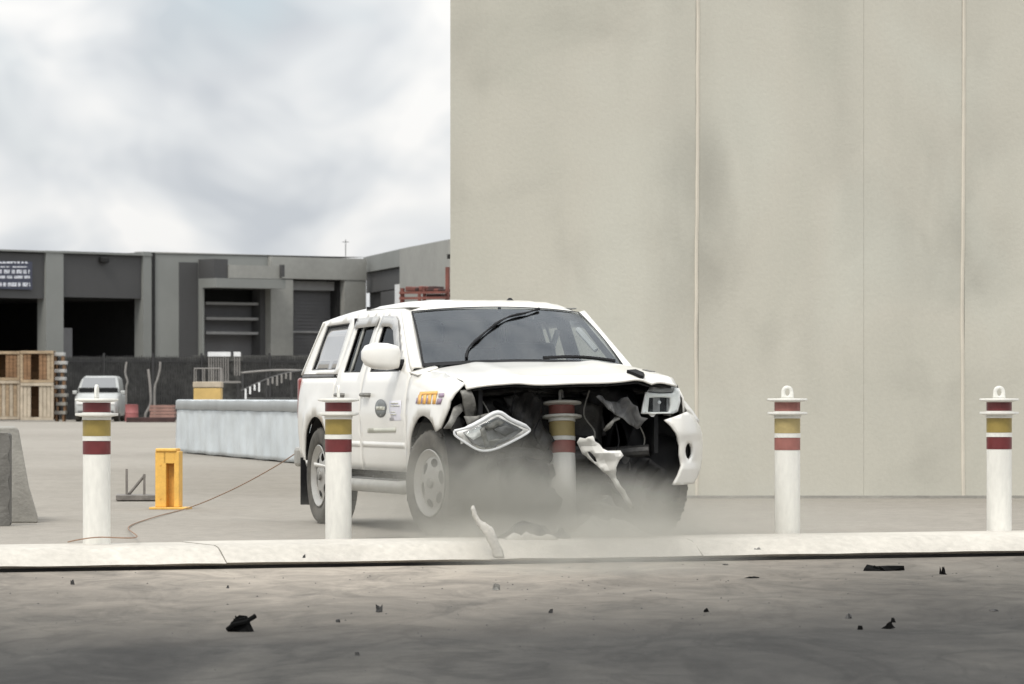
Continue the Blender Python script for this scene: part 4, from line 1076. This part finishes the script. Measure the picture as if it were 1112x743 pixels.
# dark splash guards left and right, behind the lost bumper
patch('splash_guard', [(690, 455), (738, 452), (744, 500), (735, 545), (690, 540), (672, 500)], 0.40, M['black'], 0.015, bend=lambda a, c: 0.04*math.sin(a*14+c*9))
patch('splash_guard', [(486, 470), (528, 480), (548, 520), (545, 552), (512, 556), (492, 540)], 0.30, M['rag'], 0.015, bend=lambda a, c: 0.05*math.sin(a*13+c*10))
patch('undertray', [(530, 500), (600, 505), (612, 540), (605, 574), (560, 580), (528, 562)], 0.42, M['rag'], 0.012, bend=lambda a, c: 0.07*math.sin(a*11+c*15))
for k_, (pp, xl_, mk_) in enumerate((
        ([(540, 500), (570, 494), (596, 503), (598, 528), (605, 536), (612, 541), (609, 552), (603, 560), (606, 574), (598, 588), (588, 582), (575, 590), (562, 583), (548, 586), (540, 562), (546, 535)], 0.78, 'black'),
        ([(532, 492), (560, 488), (572, 510), (566, 540), (556, 562), (540, 552), (528, 560), (522, 530)], 0.50, 'black'),
        ([(622, 470), (648, 476), (660, 505), (652, 535), (668, 560), (650, 572), (634, 556), (626, 575), (618, 540)], 0.30, 'black'),
        ([(656, 500), (690, 492), (716, 505), (738, 530), (728, 548), (706, 540), (694, 556), (676, 545), (662, 528)], 0.52, 'black'),
        ([(640, 548), (662, 540), (672, 552), (690, 560), (684, 570), (664, 566), (650, 572), (640, 562)], 0.66, 'dgrey'),
        ([(545, 430), (575, 424), (592, 440), (588, 462), (604, 478), (590, 490), (566, 478), (556, 455)], 0.36, 'greasy'),
        ([(628, 424), (655, 420), (690, 424), (696, 440), (676, 436), (660, 446), (640, 438)], 0.40, 'black'))):
    patch('torn_plastic', jag(pp, 1.8, 5, 30+k_), xl_, M[mk_], 0.006, bend=(lambda ph: lambda a, c: 0.04*math.sin(a*13+c*11+ph)+0.022*abs(math.sin(a*31-c*23+ph)))(k_*1.7), smooth=22)
for k_, pp in enumerate((((520, 430), (532, 452), (530, 478), (540, 500)), ((560, 424), (556, 450), (570, 470), (560, 500), (566, 520)), ((640, 424), (634, 450), (646, 470), (640, 490)),
                         ((666, 450), (672, 480), (664, 505), (676, 520)), ((690, 455), (700, 476), (696, 500), (708, 515)), ((584, 424), (590, 446), (580, 470), (590, 488)))):
    q = MB(); q.tube(bez([at_x(x, y, 0.50+0.05*math.sin(k_*2+i)) for i, (x, y) in enumerate(pp)], 5), 0.0055, 5); q.build('wire', M['black' if k_ % 2 else 'bracket'], car)
# brackets where the near headlight was
patch('headlight_bracket', [(500, 424), (511, 423), (518, 447), (517, 452), (508, 456), (503, 440)], 0.56, M['bracket'], 0.02, bend=lambda a, c: 0.05*math.sin(c*20))
patch('headlight_bracket', [(493, 442), (501, 438), (503, 446), (497, 452), (489, 466), (482, 466)], 0.55, M['bracket'], 0.02, bend=lambda a, c: 0.03*math.sin(c*25))
patch('headlight_bracket', [(488, 452), (497, 449), (505, 458), (500, 472), (491, 468)], 0.47, M['greasy'], 0.03)
patch('headlight_bracket', [(504, 452), (517, 452), (533, 448), (540, 449), (522, 456), (508, 462)], 0.58, M['bracket'], 0.012)
# hanging near headlight
hl = empty('broken_headlight', (0, 0, 0)); hl.parent = car
outl = [(496, 468), (511, 464), (524, 457), (541, 448), (556, 456), (576, 465), (574, 471), (551, 483), (535, 489), (522, 489), (508, 481), (497, 473)]
def tilt(a, c): return 0.10*(c-0.8)+0.02*math.sin(a*8)
patch('lamp_housing', outl, 0.70, M['chrome'], 0.05, hl, bend=lambda a, c: tilt(a, c)-0.07)
patch('reflector', [(503, 470), (524, 461), (541, 453), (555, 460), (568, 467), (551, 479), (534, 486), (523, 486), (510, 479)], 0.735, M['reflector'], 0.02, hl, bend=lambda a, c: tilt(a, c)-0.065+0.006*math.sin(a*26))
for k_, fp_ in enumerate(([(504, 470.5), (522, 463), (528, 470), (514, 478)], [(541, 455), (549, 458.5), (531, 468), (524, 463)], [(536, 466), (553, 461), (563, 467), (548, 474)], [(529, 479), (545, 476), (536, 484), (526, 484)])):
    patch('reflector_facet', fp_, 0.75, M[('chrome', 'bracket', 'dgrey', 'bracket')[k_]], 0.012, hl, bend=lambda a, c: tilt(a, c)-0.06)
q = MB(); rim = [at_x(x, y, 0.74) for x, y in outl]; rim = [p+Vector((tilt(p.y, p.z)-0.04, 0, 0)) for p in rim]
q.tube(bez(rim+[rim[0]], 4), [0.0165 if 4 <= i < 20 else 0.009 for i in range(4*len(rim)+1)], 8); q.build('lamp_rim', M['whitep'], hl)
patch('lamp_lens', [(504, 471), (541, 452), (570, 467), (535, 486), (522, 486)], 0.73, M['lens'], 0.006, hl, bend=tilt)
patch('lamp_divider', [(521, 466), (526, 463), (532, 486), (527, 487)], 0.735, M['bracket'], 0.01, hl, bend=lambda a, c: tilt(a, c)-0.04)
# far headlight, still in place
def wrap(y0): return lambda a, c: -1.6*max(0, a-y0)**2-0.10*max(0, a-y0)
h0 = at_x(726, 440, 0.66).y
h2 = empty('headlight', (0, 0, 0)); h2.parent = car
patch('lamp_housing', [(704, 419), (736, 418), (738.5, 431), (738, 444), (733, 450), (697, 450), (700, 440)], 0.60, M['black'], 0.05, h2, bend=wrap(h0))
patch('lamp_rim', [(701.5, 426), (716, 427.5), (731, 427), (734, 421), (738, 422), (739, 436), (736, 447), (731, 449.5), (696.5, 449.5), (699, 437)], 0.635, M['chrome'], 0.03, h2, bend=wrap(h0),
      holes=[[(705, 432), (716, 431.5), (728, 432), (729, 440), (727, 447.5), (703.5, 447.5)]], step=0.02)
patch('reflector', [(704, 431), (729, 431), (729, 448), (702, 448)], 0.60, M['reflector'], 0.02, h2, bend=lambda a, c: wrap(h0)(a, c)+0.01*math.sin(a*60), step=0.02)
patch('turn_signal', [(706, 420.5), (733, 419.5), (731, 426), (716, 426.5), (704, 425)], 0.63, M['reflector'], 0.02, h2, bend=wrap(h0))
bc = at_x(716, 437, 0.63); q = MB(); q.lathe([(0.0, 0), (0.010, 0.0), (0.013, 0.01), (0.008, 0.02), (0, 0.021)], 14, 'x', Matrix.Translation(bc-Vector((0.01, 0, 0)))); q.build('bulb', M['whitep'], h2)
patch('lamp_lens', [(703, 424), (734, 420), (738, 425), (738.5, 438), (734, 448.5), (698, 448.5)], 0.65, M['lens'], 0.006, h2, bend=wrap(h0))
# far bumper corner with fog lamp hole
b0 = at_x(733, 490, 0.72).y
def bcurve(a, c):
    d = max(0, a-b0); return -2.6*d**2-0.25*d+0.05*math.sin((c-0.36)*5.2)-0.05+0.022*sstep(0.70, 0.73, c)-0.018*sstep(0.50, 0.53, c)
bp_ = patch('bumper_corner', [(721.5, 456), (734, 452), (746.5, 447), (753, 452), (760, 463), (763.5, 478), (763, 500), (758, 517), (753.5, 525.5), (731, 527), (737, 517), (741, 505), (739, 494), (739, 484), (735, 471), (729, 463)], 0.72, M['paint'], 0.02,
            bend=bcurve, holes=[[(748.5+4.2*math.cos(2*math.pi*i/14), 490+9*math.sin(2*math.pi*i/14)) for i in range(14)]], step=0.025, smooth=60)
patch('fog_lamp_recess', [(743, 479), (754, 479), (754, 501), (743, 501)], 0.66, M['black'], 0.02, bp_, bend=bcurve)
patch('fender_edge', [(738.5, 430.5), (743, 434.5), (752, 445.5), (759.5, 457), (757, 461), (748, 448.5), (742, 439.5)], 0.44, M['paint'], 0.02, bend=lambda a, c: -1.2*max(0, a-b0)**2, smooth=60)
patch('fender_liner', [(733, 448), (739, 438), (744, 441), (748, 448), (746, 452), (735, 453)], 0.52, M['black'], 0.02, bend=lambda a, c: -0.8*max(0, a-b0))
# torn grey grille skin and its dangling strip
zz = lambda x, y: (620+x*0.144, 390+y*0.144)
patch('torn_grille', [zz(*p) for p in ((192, 285), (215, 272), (240, 280), (258, 308), (300, 322), (350, 322), (380, 294), (425, 288), (450, 320), (468, 345), (500, 360), (512, 410), (525, 440), (578, 448), (545, 480), (512, 525), (498, 530), (470, 508), (430, 480), (395, 445), (330, 412), (280, 380), (245, 335))], 0.66, M['dgrey'], 0.006,
      bend=lambda a, c: 0.05*math.sin(a*22+c*16)+0.02*math.sin(a*50)+0.012*abs(math.sin(a*37-c*29)), smooth=22)
patch('torn_grille', [zz(*p) for p in ((330, 436), (352, 425), (372, 450), (330, 470), (300, 520), (262, 548), (246, 540), (280, 495))], 0.64, M['bracket'], 0.012, bend=lambda a, c: 0.04*math.sin(c*25))
# torn white bumper skin hanging beside the bollard
z3 = lambda x, y: (540+x*0.2158, 450+y*0.2158)
patch('torn_bumper', jag([z3(*p) for p in ((400, 140), (412, 116), (440, 122), (480, 108), (490, 140), (515, 152), (530, 172), (560, 186), (590, 180), (618, 184), (634, 210), (615, 232), (600, 270), (592, 305), (620, 355), (660, 420), (686, 462), (668, 476), (630, 425), (585, 345), (560, 305), (530, 285), (480, 240), (430, 196))], 0.7, 4, 5), 0.80, M['paint'], 0.006,
      bend=lambda a, c: 0.06*math.sin((a+c)*9)-0.04+0.018*abs(math.sin(a*26+c*13))+0.010*math.sin(c*55), smooth=20, holes=[[z3(*p) for p in ((452, 188), (466, 188), (492, 215), (502, 240), (490, 240), (464, 212))]], step=0.025)
def on_surface(fn, px, py, n=60):
    best = None
    for i in range(n+1):
        for j in range(n+1):
            p = Vector(fn(i/n, j/n)); Yw = O.y+p.x*fy+p.y*ry
            d = (CX+FP*(O.x+p.x*fx+p.y*rx)/Yw-px)**2+(HY-FP*(p.z-CAMZ)/Yw-py)**2
            if best is None or d < best[0]: best = (d, p)
    return best[1]
def bonf(u, v): return bon(0.25+0.73*u, 0.55+0.45*v)
for nm, mk_, pts_ in (('broken_trim', 'black', [(680, 405.5), (690, 404.5), (698, 408), (700.5, 411), (698, 414), (694, 413), (689, 409)]), ('paint_tear', 'bracket', [(697, 402), (702, 400.6), (712, 402.4), (705, 403.6)])):
    base = [on_surface(bonf, x, y)+Vector((0, 0, 0.002)) for x, y in pts_]
    q = MB(); q.prism(base, (0.01, 0, 0.022 if mk_ == 'black' else 0.004)); q.build(nm, M[mk_], bn, smooth=0)

# ---- wheels
def tyre_prof(): return [(0.235, -0.085), (0.27, -0.115), (0.33, -0.125), (0.362, -0.118), (0.378, -0.095), (0.382, -0.05), (0.382, 0.05), (0.378, 0.095), (0.362, 0.118), (0.33, 0.125), (0.27, 0.115), (0.235, 0.085)]
def wheel(x, y, yaw, s):
    t = empty('wheel', (x, y, 0.382), yaw); t.parent = car
    q = MB(); q.lathe(tyre_prof(), 56, 'y', close=True); ty = q.build('tyre', M['rubber'], t, smooth=50)
    q = MB()
    for i in range(56):
        a = 2*math.pi*i/56
        for k_ in (-1, 1):
            q.box((0, k_*0.062+0.01*(i % 2), 0), (0.026, 0.075, 0.012), Matrix.Rotation(a, 4, 'Y') @ Matrix.Translation((0, 0, 0.3785)))
    o = q.build('tread', M['rubber'], t, smooth=0)
    q = MB()
    q.lathe([(0.200, 0.03), (0.238, 0.10), (0.246, 0.112), (0.240, 0.116), (0.226, 0.108), (0.205, 0.088), (0.192, 0.085), (0.19, 0.03)] if True else [], 48, 'y', Matrix.Scale(s, 4, (0, 1, 0)), close=True)
    outer = [(0.195*math.cos(2*math.pi*i/48), 0.195*math.sin(2*math.pi*i/48)) for i in range(48)]
    hs = []
    for k_ in range(6):
        a0 = 2*math.pi*k_/6+0.3
        hs.append([(0.150*math.cos(a0)+0.031*math.cos(u)*math.cos(a0)-0.052*math.sin(u)*math.sin(a0), 0.150*math.sin(a0)+0.031*math.cos(u)*math.sin(a0)+0.052*math.sin(u)*math.cos(a0)) for u in [2*math.pi*i/14 for i in range(14)]])
    vs, fs = sheet(outer, hs, lambda a, c: (a, s*(0.083+0.022*math.cos(min(1, math.hypot(a, c)/0.2)*math.pi*0.5+0.2)-0.010*math.exp(-((math.hypot(a, c)-0.06)/0.02)**2)), c), 0.03)
    q.add(vs, fs)
    q.build('rim', M['alloy'], t, smooth=40, thick=0.0)
    q = MB(); q.lathe([(0.0, 0.118), (0.034, 0.116), (0.038, 0.108), (0.038, 0.08), (0, 0.08)], 24, 'y', Matrix.Scale(s, 4, (0, 1, 0))); q.build('hub_cap', M['bracket'], t)
    q = MB(); q.lathe([(0.0, 0.03), (0.21, 0.03), (0.21, 0.0), (0, 0.0)], 32, 'y', Matrix.Scale(s, 4, (0, 1, 0))); q.build('brake_disc', M['black'], t)
    return t
STEER = R(11)
wheel(0, -0.775, STEER, -1); wheel(0.0, 0.80, STEER, 1)
wheel(-3.2, -0.775, 0, -1); wheel(-3.2, 0.775, 0, 1)
q = MB(); q.tube([(-3.2, -0.75, 0.38), (-3.2, 0.75, 0.38)], 0.06, 10); q.lathe([(0, -0.15), (0.15, -0.08), (0.15, 0.08), (0, 0.15)], 16, 'y', Matrix.Translation((-3.2, 0, 0.38))); q.build('rear_axle', M['greasy'], car)
q = MB(); q.box((-2.15, 0, 0.53), (3.6, 1.62, 0.06)); q.box((-2.1, -0.45, 0.46), (3.7, 0.09, 0.12)); q.box((-2.1, 0.45, 0.46), (3.7, 0.09, 0.12)); q.build('floor', M['black'], car, smooth=0)

# ---- cabin
q = MB(); q.grid(lambda u, v: (-0.50-0.42*u, (2*v-1)*0.76, 1.17+0.05*math.sin(u*math.pi)-0.20*u**6), 8, 6); q.box((-0.75, 0, 0.95), (0.3, 1.5, 0.36)); q.build('dashboard', M['dash'], car, thick=0.02)
q = MB(); q.lathe([(0.175+0.016*math.cos(a), 0.016*math.sin(a)) for a in [2*math.pi*i/8 for i in range(8)]], 28, 'x', Matrix.Translation((-1.02, -0.37, 1.10)) @ Matrix.Rotation(R(-22), 4, 'Y'), close=True)
q.box((-1.0, -0.37, 1.09), (0.05, 0.3, 0.05)); q.tube([(-0.98, -0.37, 1.09), (-0.75, -0.37, 1.0)], 0.03, 8); q.build('steering_wheel', M['dash'], car)
for y in (-0.38, 0.38):
    st = empty('seat', (-1.42, y, 0)); st.parent = car
    q = MB(); q.box((0.05, 0, 0.78), (0.5, 0.5, 0.16)); q.build('cushion', M['seat'], st, smooth=0, bevel=0.05)
    q = MB(); q.box((0, 0, 0), (0.13, 0.48, 0.62), Matrix.Translation((-0.26, 0, 1.12)) @ Matrix.Rotation(R(-14), 4, 'Y')); q.build('backrest', M['seat'], st, smooth=0, bevel=0.05)
    q = MB(); q.box((0, 0, 0), (0.09, 0.26, 0.17), Matrix.Translation((-0.37, 0, 1.50)) @ Matrix.Rotation(R(-10), 4, 'Y')); q.build('headrest', M['seat'], st, smooth=0, bevel=0.04)
q = MB(); q.box((-2.25, 0, 1.08), (0.14, 1.3, 0.62)); q.box((-2.02, 0, 0.78), (0.46, 1.3, 0.16)); q.build('rear_bench', M['seat'], car, smooth=0, bevel=0.05)
q = MB(); q.box((-2.60, 0, 0.95), (0.03, 1.5, 0.6)); q.box((-2.60, 0, 1.66), (0.03, 1.3, 0.10)); q.box((-2.6, 0.66, 1.42), (0.03, 0.18, 0.4)); q.box((-2.6, -0.66, 1.42), (0.03, 0.18, 0.4)); q.build('cab_back', M['black'], car, smooth=0)
q = MB(); q.grid(lambda u, v: (-1.32-1.25*u, (2*v-1)*0.66, 1.685), 4, 4); q.build('roof_lining', M['lining'], car, thick=0.01)
q = MB(); q.box((-1.12, 0.0, 1.58), (0.03, 0.24, 0.07)); q.tube([(-1.12, 0, 1.61), (-1.17, 0, 1.68)], 0.012, 6); q.build('rear_view_mirror', M['black'], car, smooth=0)
# pale belt and grab handle visible through the glass
q = MB(); q.tube([(-1.80, 0.66, 1.52), (-1.78, 0.60, 1.35), (-1.75, 0.50, 1.18)], 0.022, 6); q.build('seat_belt', M['whitep'], car)
q = MB(); q.tube(bez([(-1.28, 0.66, 1.52), (-1.24, 0.665, 1.50), (-1.12, 0.70, 1.42), (-1.06, 0.735, 1.36)], 5), 0.022, 6); q.build('grab_handle', M['whitep'], car)

# ---- printed marks on the visible flank
def decal(name, px_poly, m, parent, off=0.004, step=0.05):
    P_ = [on_side(x, y) for x, y in px_poly]
    return sheet_obj(name, P_, [], side(-1, off), m, parent, thick=0.0015, outward=(0, -1, 0), step=step)
near_door = [o for o in car.children if o.name.startswith('front_door')][0]
near_fender = [o for o in car.children if o.name.startswith('front_fender')][0]
def ell(cx, cy, rx_, ry_, n=24): return [(cx+rx_*math.cos(2*math.pi*i/n), cy+ry_*math.sin(2*math.pi*i/n)) for i in range(n)]
decal('logo_disc', ell(413.8, 443.5, 6.2, 10.0), M['logo'], near_door)
decal('logo_band', [(409, 441.5), (418.8, 441.5), (418.8, 445.5), (409, 445.5)], M['faint_print'], near_door, 0.007)
decal('print_panel', [(423.5, 435.5), (436, 435), (436, 456.5), (423.5, 457)], M['pale_print'], near_door)
for y0, a_, c_ in ((437.5, 425, 433), (440.3, 425, 434.5), (447.0, 425, 430), (449.6, 425, 431)):
    decal('print_line', [(a_, y0), (c_, y0-0.1), (c_, y0+1.1), (a_, y0+1.2)], M['faint_print'], near_door, 0.007)
decal('print_strip', [(399.5, 465), (430, 464.5), (430, 469.6), (399.5, 470)], M['faint_print'], near_door)
# slanted orange lettering with a purple end block on the fender
decal('orange_mark', [(456.5, 425.6), (475.5, 424.6), (475, 428.4), (455.5, 429.4)], M['orange'], near_fender)
for i in range(4):
    x = 454.0+i*5.4
    decal('orange_mark', [(x+0.8, 428.9-i*0.05), (x+4.2, 428.7-i*0.05), (x+3.0, 438.8), (x-0.4, 439)], M['orange'], near_fender, 0.0045)
for i in range(3):
    x = 452.6+i*5.6
    decal('dark_mark', [(x+0.6, 432), (x+1.7, 432), (x+0.6, 438.4), (x-0.6, 438.4)], M['purple'], near_fender, 0.007)
decal('purple_mark', [(477, 427.2), (482.6, 426.8), (482, 431.2), (476.4, 431.6)], M['purple'], near_fender)
decal('purple_mark', [(475.6, 433), (480.8, 432.6), (478.6, 439), (473.8, 439.3)], M['purple'], near_fender)

# ================================================================== wreckage on the kerb
def strip(name, px_poly, Y, m, thick, amp, label, cat, step=0.03):
    P_ = [px2w(x, y, Y) for x, y in px_poly]
    o = sheet_obj(name, [(p.x, p.z) for p in P_], [], lambda a, c: (a, Y+amp*math.sin(a*9+c*6)-0.25*amp*math.sin(a*31), c), m, None, thick=thick, outward=(0, -1, 0), step=step, smooth=50)
    return tag(o, label, cat)
z5 = lambda x, y: (500+x*0.1978, 480+y*0.1978)
strip('bumper_shard', jag([(511.5, 553), (513, 549.5), (515.5, 549), (516, 553), (518, 559), (524, 566), (533, 571), (537, 577), (541, 588), (546, 598), (548, 606), (541, 607), (535.5, 604), (532.5, 594), (527, 582), (519.5, 572), (514, 562)], 0.75, 3, 4), 29.86, M['torn_white'], 0.004, 0.04, 'curved white shard of bumper standing on the kerb left of the jammed bollard', 'bumper shard', 0.02)
strip('bumper_strip', jag([(548, 584), (558, 579), (566, 582), (572, 577.5), (584, 583), (598, 580), (606, 585), (600, 590), (586, 591), (572, 594), (556, 592)], 1.0, 4, 8), 30.35, M['torn_white'], 0.008, 0.06, 'ragged pale strip of bumper lying low on the kerb in front of the dark liner', 'bumper strip', 0.02)
from mathutils import noise as mnoise
def heap(name, c, sx_, sy_, h, m, seed, label, cat):
    off = Vector((seed*3.7, seed*1.3, seed*0.7))
    def fn(u, v):
        a = 2*math.pi*u; r = v
        k_ = 1+0.35*mnoise.noise(Vector((math.cos(a)*1.6, math.sin(a)*1.6, seed)))
        x, y = sx_*r*k_*math.cos(a), sy_*r*k_*math.sin(a)
        p = Vector((x*4.5, y*4.5, 0))+off
        rid = 1-abs(mnoise.noise(p))*1.6; rid2 = 1-abs(mnoise.noise(p*2.7))*1.5
        z = h*(1-r**2.2)*(0.15+0.62*rid+0.28*rid2)+0.25*h*mnoise.noise(p*0.6)*(1-r)
        return (c.x+x+0.03*mnoise.noise(p*1.7)*(1-r), c.y+y, c.z+(max(0.002, z) if v < 1 else 0)+0.003)
    q = MB(); q.grid(fn, 64, 24)
    return tag(q.build(name, m, smooth=28, thick=0.006), label, cat)
heap('torn_liner', px2w(575, 591, 30.75)*1.0, 0.30, 0.22, 0.17, M['black'], 4, 'crumpled dark wheel liner lying on the kerb under the crushed front', 'wheel liner')
heap('plastic_wreckage', px2w(652, 583, 31.2), 0.30, 0.24, 0.15, M['wraggrey'], 9, 'pale grey heap of torn plastic on the ground right of the jammed bollard', 'wreckage')
strip('plastic_sliver', [(628, 551), (636, 546.5), (652, 545), (664, 549), (676, 552), (677, 556), (660, 552), (642, 551), (630, 556)], 31.6, M['bracket'], 0.02, 0.04, 'thin curved grey sliver of plastic over the torn plastic heap', 'plastic sliver')

# ---- fragments on the road
def fragment(px, py, w, h, m, seed, label, z=ROADZ, flat=False, cat='fragment'):
    p = ground_at(px, py, z); sc1 = p.y/FP
    W2, H2 = w*sc1, h*sc1; rr = random.Random(seed)
    q = MB(); D = W2*rr.uniform(0.5, 0.8)
    for i in range(3 if w > 14 else 2 if w > 7 else 1):
        n = rr.randint(5, 7); cx, cy = rr.uniform(-0.22, 0.22)*W2, rr.uniform(-0.2, 0.2)*D
        base = []
        for j in range(n):
            a = 2*math.pi*j/n; k_ = rr.uniform(0.35, 1.1)
            base.append((cx+0.42*W2*k_*math.cos(a), cy+0.42*D*k_*math.sin(a)))
        top = [(x*rr.uniform(0.3, 0.9)+rr.uniform(-0.14, 0.14)*W2, y*0.7, (H2*(rr.uniform(0.15, 0.75) if flat else rr.uniform(0.2, 1.0)))) for x, y in base]
        vs = [(x, y, 0.0+0.002*i) for x, y in base]+top
        fs = [tuple(range(n)), tuple(range(2*n-1, n-1, -1))]+[(j, (j+1) % n, n+(j+1) % n, n+j) for j in range(n)]
        q.add(vs, fs)
    if w > 20 and not flat:
        q.tube([(-0.48*W2, -0.1*D, 0.01), (-0.3*W2, -0.35*D, H2*0.45), (0.1*W2, -0.3*D, H2*0.6), (0.42*W2, -0.1*D, H2*0.95)], 0.012, 6)
    o = q.build('fragment', m, smooth=0); o.location = p; o.rotation_euler.z = rr.uniform(-0.2, 0.2)
    return tag(o, label, cat, 'broken fragments scattered on the road')
M['fragment'] = mat('matt_black_fragment', (0.006, 0.006, 0.006), 0.9, var=0.3, spec=0.05)
K = M['fragment']; G = M['greasy']; T = M['bracket']
fragment(263, 686, 34, 18, K, 21, 'largest jagged black fragment, on the road in front of the first bollard')
fragment(956, 620, 42, 10, K, 22, 'long flat black fragment on the road at the kerb between the two right bollards', flat=True)
fragment(1024, 624, 9, 10, K, 23, 'small upright black fragment near the kerb below the last bollard')
fragment(966, 683, 19, 9, K, 24, 'black fragment of middle size on the road with two small bits beside it')
fragment(935, 684, 8, 6, K, 25, 'small black bit just left of the middle sized fragment pair', z=ROADZ)
fragment(970, 676, 8, 6, K, 26, 'small black bit touching the back of the middle sized fragment')
fragment(922, 672, 10, 6, G, 27, 'dark grey bit lying behind the small black bits on the road')
fragment(540, 641, 13, 8, T, 28, 'dusty grey fragment on the road below the bumper shard')
fragment(410, 665, 13, 9, G, 29, 'dark grey lump on the road in front of the second bollard')
fragment(78, 635, 7, 6, G, 30, 'tiny dark lump nearest the kerb, below the first bollard')
fragment(247, 639, 7, 6, G, 31, 'tiny dark lump on the road below the kerb joint')
fragment(767, 665, 8, 5, K, 32, 'tiny black bit on the road right of the dust')
fragment(599, 666, 7, 5, G, 33, 'tiny grey bit on the dusty road below the jammed bollard')
fragment(818, 628, 17, 3, K, 34, 'thin black sliver on the road below the dusty bollard', flat=True)
fragment(788, 614, 9, 3, K, 35, 'thin black sliver close under the kerb left of the dusty bollard', flat=True)
fragment(1078, 664, 12, 4, G, 36, 'flat dark sliver on the road nearest the frame edge', flat=True)
fragment(366, 676, 6, 4, G, 37, 'tiny grey crumb left of the dark grey lump')
fragment(388, 712, 8, 5, G, 38, 'dark crumb nearest the camera on the smeared road')
fragment(331, 606, 5, 5, G, 39, 'tiny dark crumb lying on the white kerb', z=0.024)
fragment(824, 597, 10, 4, T, 40, 'dusty crumb lying on the white kerb near the dusty bollard', z=0.022, flat=True)
# loose grit
q = MB(); rr = random.Random(77)
for i in range(260):
    px = min(1150, max(-40, rr.gauss(600, 330))); py = 612+abs(rr.gauss(0, 55))
    p = ground_at(px, py, ROADZ); s_ = rr.uniform(0.002, 0.007)
    q.add([(p.x-s_, p.y-s_, p.z), (p.x+s_, p.y-s_*0.6, p.z), (p.x+s_*0.2, p.y+s_, p.z), (p.x, p.y, p.z+s_)], [(0, 1, 3), (1, 2, 3), (2, 0, 3)])
tag(q.build('grit', M['greasy'], smooth=0), 'fine dark grit scattered over the road', kind='stuff')

# ================================================================== dust thrown up by the impact
def dust_mat(blobs):
    m = bpy.data.materials.new('dust_in_air'); m.use_nodes = True
    t = m.node_tree; t.nodes.clear()
    o = t.nodes.new('ShaderNodeOutputMaterial'); pv = t.nodes.new('ShaderNodeVolumePrincipled')
    pv.inputs['Color'].default_value = (0.57, 0.56, 0.515, 1); pv.inputs['Anisotropy'].default_value = 0.2
    c = t.nodes.new('ShaderNodeTexCoord')
    def mt(op, *a):
        n = t.nodes.new('ShaderNodeMath'); n.operation = op
        for i, v in enumerate(a):
            if isinstance(v, (int, float)): n.inputs[i].default_value = v
            else: t.links.new(v, n.inputs[i])
        return n.outputs[0]
    tot = None
    for (cx, cy, cz), (ax_, ay, az_), d in blobs:
        mp_ = t.nodes.new('ShaderNodeMapping'); mp_.vector_type = 'POINT'
        mp_.inputs['Scale'].default_value = (1/ax_, 1/ay, 1/az_); mp_.inputs['Location'].default_value = (-cx/ax_, -cy/ay, -cz/az_)
        t.links.new(c.outputs['Object'], mp_.inputs[0])
        ln = t.nodes.new('ShaderNodeVectorMath'); ln.operation = 'LENGTH'; t.links.new(mp_.outputs[0], ln.inputs[0])
        r = t.nodes.new('ShaderNodeMapRange'); r.interpolation_type = 'SMOOTHSTEP'; t.links.new(ln.outputs['Value'], r.inputs[0])
        r.inputs['From Min'].default_value = 0.15; r.inputs['From Max'].default_value = 1.0; r.inputs['To Min'].default_value = d; r.inputs['To Max'].default_value = 0
        tot = r.outputs[0] if tot is None else mt('ADD', tot, r.outputs[0])
    n = t.nodes.new('ShaderNodeTexNoise'); n.inputs['Scale'].default_value = 2.8; n.inputs['Detail'].default_value = 5; n.inputs['Distortion'].default_value = 0.9; t.links.new(c.outputs['Object'], n.inputs['Vector'])
    r = t.nodes.new('ShaderNodeMapRange'); t.links.new(n.outputs[0], r.inputs[0])
    r.inputs['From Min'].default_value = 0.34; r.inputs['From Max'].default_value = 0.66; r.inputs['To Min'].default_value = 0.3; r.inputs['To Max'].default_value = 1.7
    t.links.new(mt('MULTIPLY', tot, r.outputs[0]), pv.inputs['Density']); t.links.new(pv.outputs[0], o.inputs['Volume'])
    return m
BL = [((-0.08, 31.18, 0.24), (0.82, 0.60, 0.60), 3.0),
      ((0.72, 31.40, 0.10), (0.80, 0.6, 0.46), 2.0),
      ((0.34, 31.0, 0.12), (1.25, 0.7, 0.46), 2.0),
      ((0.42, 30.2, 0.03), (1.5, 1.0, 0.24), 1.5),
      ((0.55, 28.2, -0.06), (1.3, 1.6, 0.22), 0.5),
      ((0.5, 31.3, 0.08), (3.0, 1.5, 0.50), 0.42),
      ((-0.72, 31.55, 0.34), (0.55, 0.5, 0.62), 1.1)]
q = MB(); q.box((0.6, 29.9, 0.35), (6.6, 6.8, 0.945))
d = q.build('dust_cloud', dust_mat(BL), smooth=0); tag(d, 'grey dust cloud boiling up from under the crushed front of the pickup', kind='stuff')
